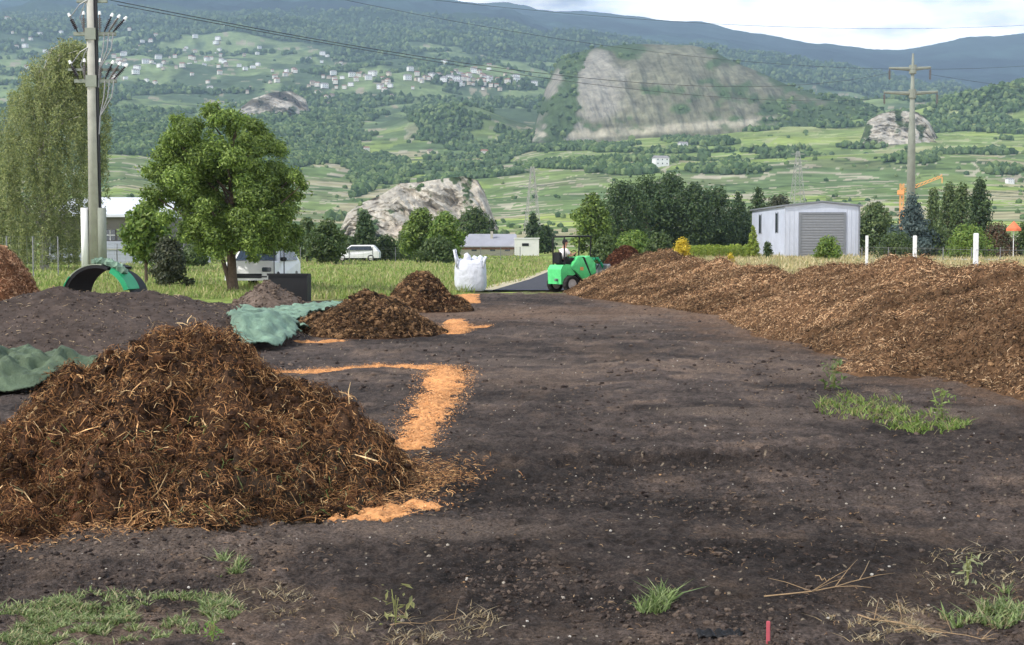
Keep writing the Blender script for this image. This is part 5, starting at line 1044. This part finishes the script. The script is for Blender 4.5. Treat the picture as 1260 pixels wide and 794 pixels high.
def stake():
    gx, gy = gp(945, 800); tag(MB().box((-.007, -.007, -.05), (.007, .007, .115), bev=.002).build('marker_stake', M_red, None, (gx, gy, 0)), 'small pinkish red marker stake at the bottom edge', 'stake')
    gx, gy = gp(885, 788); n = 16; V = []; F = []
    for i in range(n):
        for j in range(5): V.append((-.09+.18*i/(n-1), -.035+.0175*j, .012+.018*abs(math.sin(i*.9+j))+.012*math.sin(j*2)))
    F = [(i*5+j, i*5+5+j, i*5+6+j, i*5+j+1) for i in range(n-1) for j in range(4)]
    o = MB().add(V, F).build('plastic_scrap', M_black, None, (gx, gy, 0), smooth=True); o.modifiers.new('s', 'SOLIDIFY').thickness = .003; tag(o, 'crumpled scrap of black plastic at the bottom edge', 'plastic scrap')
stake()
def clods():
    n = 70000; px = RNG.uniform(-60, 1320, n); py = 352+(860-352)*RNG.random(n)**.8; Y = np.array([-EYE/T(p) for p in py]); x = X(px, Y); k = (Y < soil_edge(x)) & (RNG.random(n) < .45+1.6*fbm(x*1.3, Y*.9, 3, 330)); x, Y = x[k], Y[k]
    r = .0022+.018*RNG.random(len(x))**9*np.clip(Y/10, .8, 2)+.0002*Y; pal = lin(np.array([(78, 68, 63), (88, 77, 71), (58, 50, 47), (98, 86, 78), (106, 92, 82)]), .9)
    V, F, C = blobs(np.stack([x, Y, znear(x, Y)+r*.2], -1), r, r*.7, pal[RNG.integers(0, 5, len(x))], .4)
    tag(npmesh('soil_clods', V, F, C, M_fine), 'small dark clods scattered over the soil yard', 'clods', kind='stuff')
    n = 900; px = RNG.uniform(-60, 1320, n); py = 360+(840-360)*RNG.random(n); Y = np.array([-EYE/T(p) for p in py]); x = X(px, Y); r = .002+.008*RNG.random(n)**4+.0002*Y
    pal = lin(np.array([(190, 180, 165), (160, 150, 138), (205, 198, 188), (176, 140, 104)]), .9); V, F, C = blobs(np.stack([x, Y, znear(x, Y)+r*.4], -1), r, r*.7, pal[RNG.integers(0, 4, n)], .35)
    tag(npmesh('pebbles', V, F, C, M_fine), 'tiny pale pebbles strewn over the dark soil', 'pebbles', kind='stuff')
    n = 9000; px = RNG.uniform(-60, 1320, n); py = 370+(840-370)*RNG.random(n); Y = np.array([-EYE/T(p) for p in py]); x = X(px, Y); wgt = RNG.random(n) < .35+.9*fbm(x*.8, Y*.5, 3, 331); x, Y = x[wgt], Y[wgt]
    P = np.stack([x, Y, znear(x, Y)+.004], -1); v, f, c = fibres(P, np.tile([0, 0, 1.], (len(P), 1)), len(P), (.01, .05), (.002, .005), [(140, 112, 84), (110, 88, 68), (166, 140, 108), (84, 66, 54)], lift=.008)
    tag(npmesh('straw_litter', v, f, c, M_fib), 'thin bits of straw littered over the dark soil', 'litter', kind='stuff')
clods()
# crumbs fallen around the front heap
def skirt():
    n = 11000; t = RNG.random(n); P = []
    path = np.array([(-4.6, 7.5), (-3.2, 7.65), (-2.2, 7.95), (-1.4, 8.5), (-.8, 8.9), (-.45, 9.7), (-1.0, 10.4)]); s = t*(len(path)-1); i = np.minimum(s.astype(int), len(path)-2); f = (s-i)[:, None]; C0 = path[i]*(1-f)+path[i+1]*f
    C0 = C0+RNG.normal(size=(n, 2))*np.array([.16, .22]); P = np.stack([C0[:, 0], C0[:, 1], znear(C0[:, 0], C0[:, 1])+.006], -1)
    v, f_, c = fibres(P, np.tile([0, 0, 1.], (n, 1)), n, (.012, .07), (.002, .007), STRAW[1:], lift=.03); tag(npmesh('straw_crumbs', v, f_, c, M_fib), 'brown crumbs and straw fallen around the large front heap', 'litter', kind='stuff')
skirt()
